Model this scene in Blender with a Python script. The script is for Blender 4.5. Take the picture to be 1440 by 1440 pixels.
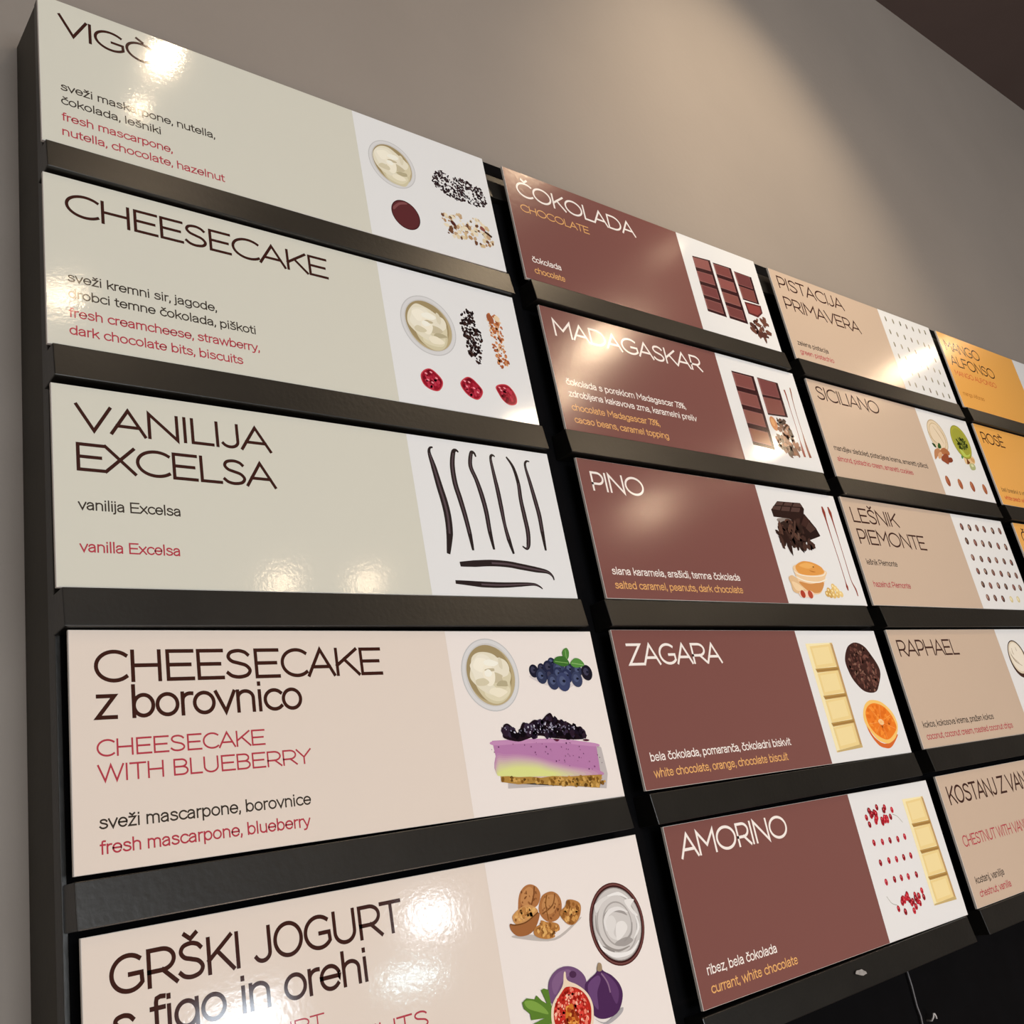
import bpy, bmesh, math, random
from mathutils import Vector, Matrix
scene = bpy.context.scene
COL = scene.collection
for _o in list(bpy.data.objects):
    bpy.data.objects.remove(_o)

# ------------------------------------------------------------------ camera
cam_data = bpy.data.cameras.new('camera')
cam = bpy.data.objects.new('camera', cam_data)
COL.objects.link(cam)
cam_data.sensor_width = 36.0
cam_data.lens = 1409.26 * 36.0 / 1440.0
cam_data.shift_x = 0.02953
cam_data.shift_y = -0.03171
cam_data.clip_start = 0.02
cam.matrix_world = Matrix([[0.773818, -0.091696, -0.626736, -0.214639], [-0.609349, -0.377882, -0.697065, -0.682497], [-0.172914, 0.921302, -0.348286, -0.761185], [0.0, 0.0, 0.0, 1.0]])
scene.camera = cam

# ------------------------------------------------------------------ world, exposure
world = bpy.data.worlds.new('world'); scene.world = world
world.use_nodes = True
world.node_tree.nodes['Background'].inputs[0].default_value = (0.55, 0.62, 0.75, 1)
world.node_tree.nodes['Background'].inputs[1].default_value = 0.3
scene.view_settings.view_transform = 'Standard'
scene.view_settings.look = 'None'
scene.view_settings.gamma = 1.0
scene.view_settings.use_curve_mapping = False
scene.view_settings.exposure = 0.16
scene.cycles.max_bounces = 8
scene.cycles.sample_clamp_indirect = 6.0

WARM = (1.0, 0.76, 0.50)
def spot(name, loc, aim, watts, cone, blend, radius, color=WARM):
    d = bpy.data.lights.new(name, 'SPOT')
    d.energy = watts; d.color = color; d.spot_size = math.radians(cone); d.spot_blend = blend
    d.shadow_soft_size = radius
    o = bpy.data.objects.new(name, d); COL.objects.link(o)
    o.location = loc
    o.rotation_euler = (Vector(aim) - Vector(loc)).to_track_quat('-Z', 'Y').to_euler()
    return o
def lamp(name, loc, watts, radius, color=WARM):
    d = bpy.data.lights.new(name, 'POINT')
    d.energy = watts; d.color = color; d.shadow_soft_size = radius
    o = bpy.data.objects.new(name, d); COL.objects.link(o); o.location = loc
    return o

spot('spotlight', (1.28, -0.90, 1.22), (1.28, 0.09, 0.25), 72, 54, 1.0, 0.03, (1.0, 0.80, 0.56))
spot('spotlight', (1.75, -0.92, 1.22), (0.55, 0.0, -0.2), 15, 50, 0.8, 0.05)  # added lamp, put in to raise a highlight on the top-row rails
spot('spotlight', (2.62, -1.20, 1.245), (1.3, 0.0, -0.3), 0.7, 60, 0.8, 0.05)
spot('spotlight', (0.65, -1.16, 1.245), (0.5, 0.0, -0.5), 9, 70, 0.8, 0.026)
spot('spotlight', (0.66, -1.36, 1.245), (0.5, 0.0, -0.5), 0.9, 70, 0.8, 0.022)
spot('spotlight', (4.76, -1.34, 1.245), (2.2, 0.0, -0.5), 7, 60, 0.8, 0.03)
spot('spotlight', (4.82, -1.47, 1.245), (2.2, 0.0, -0.5), 3, 60, 0.8, 0.025)
spot('spotlight', (2.88, -1.84, 1.245), (0.9, 0.0, -0.4), 17, 60, 0.8, 0.05)
spot('spotlight', (3.04, -2.24, 1.245), (0.9, 0.0, -0.4), 10, 60, 0.8, 0.05)
spot('spotlight', (0.74, -2.28, 1.245), (0.4, 0.0, -0.5), 6, 70, 0.8, 0.07)
spot('spotlight', (3.07, -2.60, 1.245), (0.9, 0.0, -0.5), 16, 60, 0.8, 0.07)
spot('spotlight', (4.93, -2.42, 1.245), (1.5, 0.0, -0.5), 9, 60, 0.8, 0.06)
spot('spotlight', (4.98, -3.47, 1.245), (1.5, 0.0, -0.5), 15, 60, 0.8, 0.03)
lamp('pendant_light', (3.00, -5.05, 1.15), 6, 0.09)
lamp('pendant_light', (3.63, -4.98, 1.15), 6, 0.09)
lamp('low_warm_fill', (1.1, -1.5, -1.75), 34, 0.12, (1.0, 0.76, 0.60))  # added fill from below to warm the lower rows; no display case exists


# ------------------------------------------------------------------ colour and materials
def s2l(c): return c / 12.92 if c <= 0.04045 else ((c + 0.055) / 1.055) ** 2.4
def hexlin(h):
    h = h.lstrip('#')
    return tuple(s2l(int(h[i:i + 2], 16) / 255.0) for i in (0, 2, 4))
def principled(name, rgb, rough=0.5, spec=0.5, var=0.0, scale=40.0, bump=0.0, bscale=200.0, bdist=0.001, coords='Object'):
    m = bpy.data.materials.new(name); m.use_nodes = True
    nt = m.node_tree; b = nt.nodes['Principled BSDF']
    b.inputs['Base Color'].default_value = (*rgb, 1)
    b.inputs['Roughness'].default_value = rough
    b.inputs['Specular IOR Level'].default_value = spec
    if var or bump:
        tc = nt.nodes.new('ShaderNodeTexCoord')
    if var:
        n = nt.nodes.new('ShaderNodeTexNoise'); n.inputs['Scale'].default_value = scale; n.inputs['Detail'].default_value = 5
        nt.links.new(tc.outputs[coords], n.inputs['Vector'])
        r = nt.nodes.new('ShaderNodeValToRGB')
        r.color_ramp.elements[0].position = 0.3; r.color_ramp.elements[1].position = 0.7
        r.color_ramp.elements[0].color = (*[c * (1 - var) for c in rgb], 1)
        r.color_ramp.elements[1].color = (*[min(1, c * (1 + var)) for c in rgb], 1)
        nt.links.new(n.outputs['Fac'], r.inputs['Fac']); nt.links.new(r.outputs['Color'], b.inputs['Base Color'])
    if bump:
        n2 = nt.nodes.new('ShaderNodeTexNoise'); n2.inputs['Scale'].default_value = bscale; n2.inputs['Detail'].default_value = 3
        nt.links.new(tc.outputs[coords], n2.inputs['Vector'])
        bp = nt.nodes.new('ShaderNodeBump'); bp.inputs['Strength'].default_value = bump; bp.inputs['Distance'].default_value = bdist
        nt.links.new(n2.outputs['Fac'], bp.inputs['Height']); nt.links.new(bp.outputs['Normal'], b.inputs['Normal'])
    return m
INK = {}
def ink(h, gloss='gloss'):
    key = (h, gloss)
    if key not in INK:
        lin = hexlin(h)
        rgb = tuple(min(0.92, c / w) for c, w in zip(lin, INK_WHITE))
        INK[key] = principled('printed_ink_' + h.lstrip('#'), rgb, GLOSS[gloss], 0.5)
    return INK[key]
INK_WHITE = (0.93, 0.90, 0.87)
GLOSS = {'gloss': 0.075, 'satin': 0.14}
M_BLACK = principled('black_stained_wood', (0.0075, 0.007, 0.006), 0.33, 0.6, 0.25, 25, 0.25, 180, 0.0006)
M_SIDE = principled('dark_brown_lacquer', (0.040, 0.036, 0.027), 0.55, 0.4, 0.2, 12, 0.2, 120, 0.0006)
M_VOID = principled('matt_black_board', (0.0018, 0.0018, 0.0024), 0.9, 0.08, 0.2, 30)
M_EDGE = principled('white_foam_edge', (0.80, 0.76, 0.72), 0.5, 0.4)
M_WALL = principled('painted_plaster', (0.275, 0.24, 0.212), 0.85, 0.25, 0.04, 3.0, 0.25, 90, 0.002)
M_CEIL = principled('brown_ceiling_paint', (0.115, 0.083, 0.076), 0.8, 0.25, 0.05, 4.0)
M_FLOOR = principled('floor_tiles', (0.20, 0.16, 0.13), 0.5, 0.4, 0.1, 6.0)
M_ROOM = principled('room_paint', (0.40, 0.34, 0.28), 0.85, 0.25, 0.04, 3.0)
M_CHROME = principled('grey_metal', (0.45, 0.45, 0.46), 0.3, 0.5, 0.1, 60)
M_CABLE = principled('grey_cable_sheath', (0.10, 0.10, 0.11), 0.45, 0.5, 0.1, 60)
M_SCUFF = principled('pale_scuff', (0.30, 0.29, 0.28), 0.5, 0.4, 0.2, 200)
def glow(name, rgb, strength):
    m = bpy.data.materials.new(name); m.use_nodes = True
    nt = m.node_tree; nt.nodes.remove(nt.nodes['Principled BSDF'])
    e = nt.nodes.new('ShaderNodeEmission'); e.inputs[0].default_value = (*rgb, 1); e.inputs[1].default_value = strength
    nt.links.new(e.outputs[0], nt.nodes['Material Output'].inputs[0])
    return m

# ------------------------------------------------------------------ mesh helpers
def obj(name, verts, faces, mats, parent=None, fmat=None, loc=None):
    me = bpy.data.meshes.new(name)
    me.from_pydata(verts, [], faces)
    for m in (mats if isinstance(mats, list) else [mats]): me.materials.append(m)
    if fmat: me.polygons.foreach_set('material_index', fmat)
    me.update()
    o = bpy.data.objects.new(name, me); COL.objects.link(o)
    if parent: o.parent = parent
    if loc: o.location = loc
    return o
def box_bm(bm, lo, hi):
    vs = [bm.verts.new((x, y, z)) for x in (lo[0], hi[0]) for y in (lo[1], hi[1]) for z in (lo[2], hi[2])]
    for f in ((0, 1, 3, 2), (4, 6, 7, 5), (0, 4, 5, 1), (2, 3, 7, 6), (0, 2, 6, 4), (1, 5, 7, 3)):
        bm.faces.new([vs[i] for i in f])
def box(name, lo, hi, mat, parent=None, bevel=0.0, seg=2):
    bm = bmesh.new(); box_bm(bm, lo, hi)
    bmesh.ops.recalc_face_normals(bm, faces=bm.faces)
    if bevel: bmesh.ops.bevel(bm, geom=list(bm.edges), offset=bevel, segments=seg, profile=0.5, affect='EDGES')
    me = bpy.data.meshes.new(name); bm.to_mesh(me); bm.free(); me.materials.append(mat)
    o = bpy.data.objects.new(name, me); COL.objects.link(o)
    if parent: o.parent = parent
    return o
def tube(name, pts, r, mat, parent=None, n=8):
    vs = []; fs = []
    P = [Vector(p) for p in pts]
    for i, p in enumerate(P):
        d = (P[min(i + 1, len(P) - 1)] - P[max(i - 1, 0)]).normalized()
        a = d.orthogonal().normalized() if i == 0 else (a - d * a.dot(d)).normalized()
        b = d.cross(a)
        rr = r[i] if isinstance(r, (list, tuple)) else r
        for k in range(n):
            t = 2 * math.pi * k / n
            vs.append(p + a * rr * math.cos(t) + b * rr * math.sin(t))
    for i in range(len(P) - 1):
        for k in range(n):
            fs.append((i * n + k, i * n + (k + 1) % n, (i + 1) * n + (k + 1) % n, (i + 1) * n + k))
    fs.append(tuple(range(n - 1, -1, -1))); fs.append(tuple(range((len(P) - 1) * n, len(P) * n)))
    o = obj(name, [tuple(v) for v in vs], fs, mat, parent)
    for p in o.data.polygons: p.use_smooth = True
    return o
def empty(name, loc, rot=(0, 0, 0)):
    o = bpy.data.objects.new(name, None); COL.objects.link(o)
    o.location = loc; o.rotation_euler = rot; o.empty_display_size = 0.05
    return o
def tag(o, label, cat, group=None):
    o['label'] = label; o['category'] = cat
    if group: o['group'] = group
    return o
def struct(o): o['kind'] = 'structure'; return o

# ------------------------------------------------------------------ the room
WALL_Y = 0.09; CEIL_Z = 1.25; FLOOR_Z = -2.36; X0, X1, Y0 = -2.2, 7.2, -6.6
struct(box('wall_back', (X0, WALL_Y, FLOOR_Z), (X1, WALL_Y + 0.12, CEIL_Z), M_WALL))
struct(box('ceiling', (X0 - 0.12, Y0 - 0.12, CEIL_Z), (X1 + 0.12, WALL_Y + 0.12, CEIL_Z + 0.1), M_CEIL))
struct(box('floor', (X0 - 0.12, Y0 - 0.12, FLOOR_Z - 0.1), (X1 + 0.12, WALL_Y + 0.12, FLOOR_Z), M_FLOOR))
struct(box('wall_left', (X0 - 0.12, Y0 - 0.12, FLOOR_Z), (X0, WALL_Y + 0.12, CEIL_Z), M_ROOM))
struct(box('wall_right', (X1, Y0 - 0.12, FLOOR_Z), (X1 + 0.12, WALL_Y + 0.12, CEIL_Z), M_ROOM))
# street front windows behind the camera; the large first pane is added fill light
WINS = [(-2.0, 1.5, -2.2, 0.7, (0.95, 0.985, 1.0), 8.0), (4.66, 5.16, -1.28, -0.98, (0.88, 0.94, 1.0), 28.0), (2.85, 3.6, -1.75, -1.36, (0.8, 0.9, 1.0), 20.0), (4.35, 4.95, -1.60, -1.46, (0.6, 0.9, 1.0), 38.0)]
def front_wall():
    xs = sorted({X0, X1} | {w[0] for w in WINS} | {w[1] for w in WINS})
    bm = bmesh.new()
    for a, b in zip(xs[:-1], xs[1:]):
        cuts = sorted([(w[2], w[3]) for w in WINS if w[0] <= a + 1e-6 and w[1] >= b - 1e-6])
        z = FLOOR_Z
        for lo, hi in cuts + [(CEIL_Z, CEIL_Z)]:
            if lo > z + 1e-4: box_bm(bm, (a, Y0 - 0.12, z), (b, Y0, lo))
            z = hi
    bmesh.ops.recalc_face_normals(bm, faces=bm.faces)
    me = bpy.data.meshes.new('wall_front'); bm.to_mesh(me); bm.free(); me.materials.append(M_ROOM)
    o = bpy.data.objects.new('wall_front', me); COL.objects.link(o); struct(o)
front_wall()
for i, (a, b, lo, hi, rgb, st) in enumerate(WINS):
    w = obj('window_%d' % (i + 1), [(a, Y0 - 0.05, lo), (b, Y0 - 0.05, lo), (b, Y0 - 0.05, hi), (a, Y0 - 0.05, hi)], [(0, 1, 2, 3)], glow('daylight_pane', rgb, st))
    struct(w)
    fr = 0.04
    bm = bmesh.new()
    for q in (((a, lo), (a + fr, hi)), ((b - fr, lo), (b, hi)), ((a + fr, lo), (b - fr, lo + fr)), ((a + fr, hi - fr), (b - fr, hi))):
        box_bm(bm, (q[0][0], Y0 - 0.045, q[0][1]), (q[1][0], Y0 + 0.01, q[1][1]))
    me = bpy.data.meshes.new('window_frame'); bm.to_mesh(me); bm.free(); me.materials.append(M_BLACK)
    o = bpy.data.objects.new('window_frame', me); COL.objects.link(o); o.parent = w

# ------------------------------------------------------------------ the black board with its rails
W = 0.5; H = 0.15792; RP = 0.19076; CP = 0.53203
board = empty('menu_board', (0.0, WALL_Y, -1.35))
tag(board, 'large black menu board on the wall with rails that hold the signs', 'menu board')
BO = Vector((0, WALL_Y, -1.35))
def bbox(name, lo, hi, mat, bevel=0.0):
    return box(name, tuple(Vector(lo) - BO), tuple(Vector(hi) - BO), mat, board, bevel)
XR = 2.72
bbox('back_panel', (0.0045, 0.0200, -1.35), (XR, 0.034, 0.019), M_VOID)
bbox('side_panel', (0.001, 0.0335, -1.35), (0.0215, WALL_Y, 0.0195), M_SIDE, 0.0008)
bbox('edge_strip', (0.0005, 0.0195, -1.35), (0.0044, 0.0336, 0.0195), M_BLACK, 0.0006)
bbox('side_panel', (XR - 0.02, 0.0345, -1.35), (XR, WALL_Y, 0.0195), M_SIDE, 0.0008)
bbox('top_panel', (0.022, 0.0345, 0.004), (XR - 0.0205, WALL_Y, 0.0193), M_SIDE, 0.0008)
cleat = bbox('cleat', (0.012, 0.0125, -0.041), (XR - 0.02, 0.0199, -0.004), M_BLACK, 0.0008)
def lean(o, z0, h, d):
    # the front faces of the strips lean back slightly towards their top edge
    ym = min(v.co.y for v in o.data.vertices)
    for v in o.data.vertices:
        if v.co.y < ym + 0.003: v.co.y += d * ((v.co.z - z0) / h - 0.3)
lean(cleat, -0.041 - BO.z, 0.037, 0.0042)
RAIL_DX = (-0.004, -0.003, -0.001, 0.0012, 0.0045)
RAIL_TOP = [[-0.16, -0.3496, -0.5404, -0.7312, -0.9236], [-0.1578, -0.3482, -0.5401, -0.7323, -0.9255], [-0.1594, -0.3495, -0.5411, -0.7307, -0.924], [-0.1595, -0.3496, -0.5401, -0.7318, -0.924], [-0.1612, -0.3512, -0.5412, -0.7318, -0.924]]
RAIL_H = 0.0285
for c in range(5):
    for r in range(5):
        if c == 3 and r > 2 or c == 4 and r > 0: continue
        x0 = c * CP + 0.0005 + RAIL_DX[r]; x1 = x0 + (0.4985 if c < 4 else 0.45)
        z1 = RAIL_TOP[c][r]
        rail = bbox('rail', (x0, -0.0045, z1 - RAIL_H), (x1, 0.0198, z1), M_BLACK, 0.0007)
        lean(rail, z1 - RAIL_H - BO.z, RAIL_H, 0.0032)
        if c == 1 and r == 4:
            rr = random.Random(4)
            vs = []; n = 14
            for k in range(n):
                t = 2 * math.pi * k / n
                vs.append((0.787 + 0.011 * math.cos(t) * rr.uniform(.75, 1.1), -0.0049, -0.938 + 0.0030 * math.sin(t) * rr.uniform(.7, 1.1) - 0.002 * math.cos(t)))
            vs = [tuple(Vector(v) - BO) for v in vs]
            top = [(v[0] * 1.0, v[1] - 0.0006, v[2]) for v in vs]
            fs = [tuple(range(n, 2 * n))] + [(k, (k + 1) % n, n + (k + 1) % n, n + k) for k in range(n)]
            s = obj('glue_smear', vs + top, fs, M_SCUFF, rail); s['label'] = 'pale glue smear'
cab = tube('cable', [(0.9068, 0.0172, -0.9535), (0.907, 0.0168, -0.975), (0.9062, 0.0172, -0.995), (0.9072, 0.0168, -1.005), (0.9056, 0.0172, -1.02), (0.9048, 0.0172, -1.06), (0.9055, 0.0172, -1.2)], 0.0011, M_CABLE)
tag(cab, 'thin grey cable hanging down the dark board below the bottom rail', 'cable')
hk = tube('wall_hook', [(0.9205, 0.0195, -1.0125), (0.9205, 0.013, -1.0125), (0.9208, 0.010, -1.009), (0.9225, 0.010, -1.0062), (0.9245, 0.010, -1.0068), (0.9258, 0.010, -1.0092), (0.9258, 0.010, -1.0120)], 0.0010, M_CHROME)
tag(hk, 'tiny curled metal hook on the dark board below the signs', 'hook')

# ------------------------------------------------------------------ lettering: a thin geometric alphabet drawn as strokes
def arc(cx, cy, rx, ry, a0, a1, n=18):
    return [(cx + rx * math.cos(math.radians(a0 + (a1 - a0) * i / n)), cy + ry * math.sin(math.radians(a0 + (a1 - a0) * i / n))) for i in range(n + 1)]
def curve(*p, n=8):
    out = []
    for i in range(len(p) - 1):
        a = p[max(i - 1, 0)]; b = p[i]; c = p[i + 1]; d = p[min(i + 2, len(p) - 1)]
        for k in range(n):
            t = k / n
            out.append(tuple(0.5 * (2 * b[j] + (c[j] - a[j]) * t + (2 * a[j] - 5 * b[j] + 4 * c[j] - d[j]) * t * t + (3 * b[j] - a[j] - 3 * c[j] + d[j]) * t ** 3) for j in (0, 1)))
    return out + [p[-1]]
S_CAP = curve((.585, .84), (.50, .935), (.33, .99), (.13, .93), (.06, .76), (.15, .60), (.33, .52), (.52, .43), (.62, .25), (.54, .075), (.33, .005), (.14, .05), (.03, .16))
S_LOW = curve((.36, .58), (.30, .67), (.19, .71), (.07, .66), (.04, .54), (.11, .44), (.22, .385), (.34, .31), (.385, .19), (.33, .06), (.19, .005), (.08, .04), (.01, .13))
CARON = lambda x: [(x - .15, 1.27), (x, 1.12), (x + .15, 1.27)]
G = {   # glyph: width, side bearing left, right, strokes (closed strokes end with None)
 'A': (.84, .02, .02, [[(0, 0), (.42, 1), (.84, 0)], [(.14, .32), (.70, .32)]]),
 'B': (.62, .10, .06, [[(0, 0), (0, 1), (.34, 1)] + arc(.34, .76, .23, .24, 90, -90)[1:] + [(0, .52)], [(0, .52), (.36, .52)] + arc(.36, .26, .26, .26, 90, -90)[1:] + [(0, 0)]]),
 'C': (.84, .06, .04, [arc(.5, .5, .5, .5, 48, 312, 30)]),
 'D': (.82, .10, .06, [[(0, 0), (0, 1), (.32, 1)] + arc(.32, .5, .5, .5, 90, -90, 24)[1:] + [(0, 0), None]]),
 'E': (.62, .10, .05, [[(.62, 1), (0, 1), (0, 0), (.62, 0)], [(0, .51), (.55, .51)]]),
 'F': (.60, .10, .04, [[(.60, 1), (0, 1), (0, 0)], [(0, .50), (.53, .50)]]),
 'G': (.88, .06, .08, [arc(.5, .5, .5, .5, 50, 322, 30) + [(.88, .46), (.54, .46)]]),
 'H': (.72, .10, .10, [[(0, 0), (0, 1)], [(.72, 0), (.72, 1)], [(0, .51), (.72, .51)]]),
 'I': (0.0, .11, .11, [[(0, 0), (0, 1)]]),
 'J': (.46, .02, .10, [[(.46, 1), (.46, .28)] + arc(.23, .26, .23, .255, 0, -150, 14)]),
 'K': (.68, .10, .01, [[(0, 0), (0, 1)], [(.64, 1), (0, .36)], [(.24, .60), (.68, 0)]]),
 'L': (.55, .10, .03, [[(0, 1), (0, 0), (.55, 0)]]),
 'M': (.86, .10, .10, [[(0, 0), (0, 1), (.43, .36), (.86, 1), (.86, 0)]]),
 'N': (.74, .10, .10, [[(0, 0), (0, 1), (.74, 0), (.74, 1)]]),
 'O': (1.0, .06, .06, [arc(.5, .5, .5, .5, 90, 450, 40)[:-1] + [None]]),
 'P': (.60, .10, .04, [[(0, 0), (0, 1), (.31, 1)] + arc(.31, .68, .29, .32, 90, -90, 20)[1:] + [(0, .36)]]),
 'R': (.66, .10, .04, [[(0, 0), (0, 1), (.32, 1)] + arc(.32, .695, .30, .305, 90, -90, 20)[1:] + [(0, .39)], [(.34, .39), (.66, 0)]]),
 'S': (.64, .05, .05, [S_CAP]),
 'T': (.68, .03, .03, [[(0, 1), (.68, 1)], [(.34, 1), (.34, 0)]]),
 'U': (.70, .10, .10, [[(0, 1), (0, .36)] + arc(.35, .36, .35, .36, 180, 360, 20) + [(.70, 1)]]),
 'V': (.82, .01, .01, [[(0, 1), (.41, 0), (.82, 1)]]),
 'W': (1.2, .01, .01, [[(0, 1), (.32, 0), (.60, 1), (.88, 0), (1.2, 1)]]),
 'X': (.74, .02, .02, [[(0, 1), (.74, 0)], [(.72, 1), (.0, 0)]]),
 'Y': (.74, .01, .01, [[(0, 1), (.37, .46), (.74, 1)], [(.37, .46), (.37, 0)]]),
 'Z': (.66, .05, .05, [[(.02, 1), (.64, 1), (0, 0), (.66, 0)]]),
 'b': (.46, .09, .05, [[(0, 0), (0, 1.02)], arc(.23, .355, .23, .355, 90, 450, 28)[:-1] + [None]]),
 'c': (.42, .05, .03, [arc(.25, .355, .25, .355, 45, 315, 22)]),
 'e': (.46, .05, .05, [[(.0, .37), (.47, .37)] + arc(.235, .355, .235, .355, 2, 318, 26)]),
 'f': (.30, .02, .0, [[(.30, 1.0), (.22, 1.01), (.13, .97), (.11, .86), (.11, 0)], [(0, .70), (.29, .70)]]),
 'g': (.46, .05, .09, [arc(.23, .355, .23, .355, 90, 450, 28)[:-1] + [None], [(.46, .71), (.46, -.05)] + arc(.23, -.05, .23, .23, 0, -150, 14)[1:]]),
 'h': (.42, .09, .09, [[(0, 0), (0, 1.02)], [(0, .44)] + arc(.21, .46, .21, .25, 180, 0, 16)[1:] + [(.42, 0)]]),
 'i': (0.0, .09, .09, [[(0, 0), (0, .69)], [(0, .95), (0, .98)]]),
 'n': (.42, .09, .09, [[(0, 0), (0, .71)], [(0, .44)] + arc(.21, .46, .21, .25, 180, 0, 16)[1:] + [(.42, 0)]]),
 'o': (.48, .05, .05, [arc(.24, .355, .24, .355, 90, 450, 30)[:-1] + [None]]),
 'r': (.24, .09, .01, [[(0, 0), (0, .71)], [(0, .40)] + arc(.2, .46, .2, .245, 180, 80, 10)[1:]]),
 's': (.39, .04, .04, [S_LOW]),
 'v': (.46, .01, .01, [[(0, .71), (.23, 0), (.46, .71)]]),
 'z': (.40, .04, .04, [[(.02, .71), (.38, .71), (0, 0), (.40, 0)]]),
}
G.update({
 'a': (.46, .05, .09, [[(.02, .55), (.09, .67), (.22, .715), (.36, .67), (.43, .54), (.43, 0)], curve((.43, .43), (.22, .40), (.05, .30), (.0, .19), (.06, .05), (.18, .0), (.32, .05), (.43, .18))]),
 'd': (.46, .05, .09, [arc(.23, .355, .23, .355, 90, 450, 26)[:-1] + [None], [(.46, 0), (.46, 1.02)]]),
 'j': (.10, .0, .09, [[(.10, .71), (.10, -.14), (.06, -.24), (-.04, -.26)], [(.10, .95), (.10, .98)]]),
 'k': (.42, .09, .0, [[(0, 0), (0, 1.02)], [(.39, .71), (0, .28)], [(.15, .44), (.42, 0)]]),
 'l': (0.0, .09, .09, [[(0, 0), (0, 1.02)]]),
 'm': (.74, .09, .09, [[(0, 0), (0, .71)], [(0, .46)] + arc(.185, .50, .185, .21, 180, 0, 12)[1:] + [(.37, 0)], [(.37, .46)] + arc(.555, .50, .185, .21, 180, 0, 12)[1:] + [(.74, 0)]]),
 'p': (.46, .09, .05, [[(0, .71), (0, -.28)], arc(.23, .355, .23, .355, 90, 450, 26)[:-1] + [None]]),
 't': (.30, .02, .03, [[(.12, .93), (.12, .16), (.17, .03), (.30, .01)], [(0, .70), (.29, .70)]]),
 'u': (.42, .09, .09, [[(0, .71), (0, .25)] + arc(.21, .25, .21, .25, 180, 360, 14)[1:], [(.42, .71), (.42, 0)]]),
 'w': (.74, .01, .01, [[(0, .71), (.19, 0), (.37, .69), (.55, 0), (.74, .71)]]),
 'x': (.44, .01, .01, [[(.01, .71), (.44, 0)], [(.43, .71), (.0, 0)]]),
 'y': (.46, .01, .01, [[(0, .71), (.235, .03)], [(.46, .71), (.20, -.16), (.13, -.25), (.03, -.26)]]),
 ',': (.05, .08, .08, [[(.05, .09), (.05, -.02), (.0, -.15)]]),
 '7': (.46, .05, .05, [[(0, .96), (.46, .96), (.17, 0)]]),
 '3': (.46, .05, .05, [curve((.02, .82), (.10, .94), (.24, .985), (.40, .90), (.42, .72), (.33, .57), (.17, .53)), curve((.17, .53), (.36, .48), (.46, .30), (.40, .09), (.24, .0), (.08, .05), (.0, .20))]),
 '%': (.80, .05, .05, [arc(.17, .74, .17, .23, 90, 450, 18)[:-1] + [None], arc(.63, .23, .17, .23, 90, 450, 18)[:-1] + [None], [(.62, .98), (.18, -.01)]]),
})
LCAR = lambda x: [(x - .13, 1.0), (x, .85), (x + .13, 1.0)]
G['Č'] = (.84, .06, .04, G['C'][3] + [CARON(.5)])
G['Š'] = (.64, .05, .05, G['S'][3] + [CARON(.33)])
G['Ò'] = (1.0, .06, .06, G['O'][3] + [[(.36, 1.26), (.54, 1.12)]])
G['È'] = (.62, .10, .05, G['E'][3] + [[(.22, 1.26), (.38, 1.12)]])
SANS = {'C': (.82, .07, .05), 'H': (.76, .11, .11), 'E': (.73, .11, .05), 'S': (.76, .06, .06), 'Š': (.76, .06, .06), 'A': (.90, .0, .0), 'K': (.78, .11, .0),
 'G': (.88, .07, .09), 'R': (.82, .11, .02), 'I': (0, .14, .14), 'J': (.52, .04, .11), 'O': (.94, .07, .07), 'U': (.76, .11, .11), 'T': (.78, .03, .03),
 'W': (1.26, .01, .01), 'B': (.72, .11, .06), 'L': (.60, .10, .03), 'Y': (.88, .0, .0), 'Z': (.76, .03, .05), 'D': (.80, .11, .06), 'F': (.68, .11, .04), 'N': (.76, .11, .11), 'V': (.90, .0, .0),
 'z': (.52, .04, .04), 'b': (.58, .09, .05), 'o': (.62, .05, .05), 'r': (.30, .09, .0), 'v': (.60, .01, .01), 'n': (.52, .09, .09), 'i': (0, .11, .11), 'c': (.55, .05, .02), 's': (.54, .04, .04), 'f': (.33, .02, .0), 'g': (.58, .05, .09), 'e': (.60, .05, .05), 'h': (.52, .09, .09),
 'a': (.54, .04, .08), 'd': (.58, .05, .09), 'j': (.10, .0, .11), 'k': (.52, .09, .0), 'l': (0, .11, .11), 'm': (.90, .09, .09), 'p': (.58, .09, .05), 't': (.34, .01, .02), 'u': (.52, .09, .09), 'w': (.96, .01, .01), 'x': (.60, .01, .01), 'y': (.60, .01, .01), 'č': (.55, .05, .02), 'š': (.54, .04, .04), 'ž': (.52, .04, .04), 'P': (.72, .11, .04), 'M': (.92, .11, .11)}
for _u, _b, _x in (('č', 'c', .25), ('š', 's', .20), ('ž', 'z', .20)): G[_u] = (G[_b][0], G[_b][1], G[_b][2], G[_b][3] + [LCAR(_x)])
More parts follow.
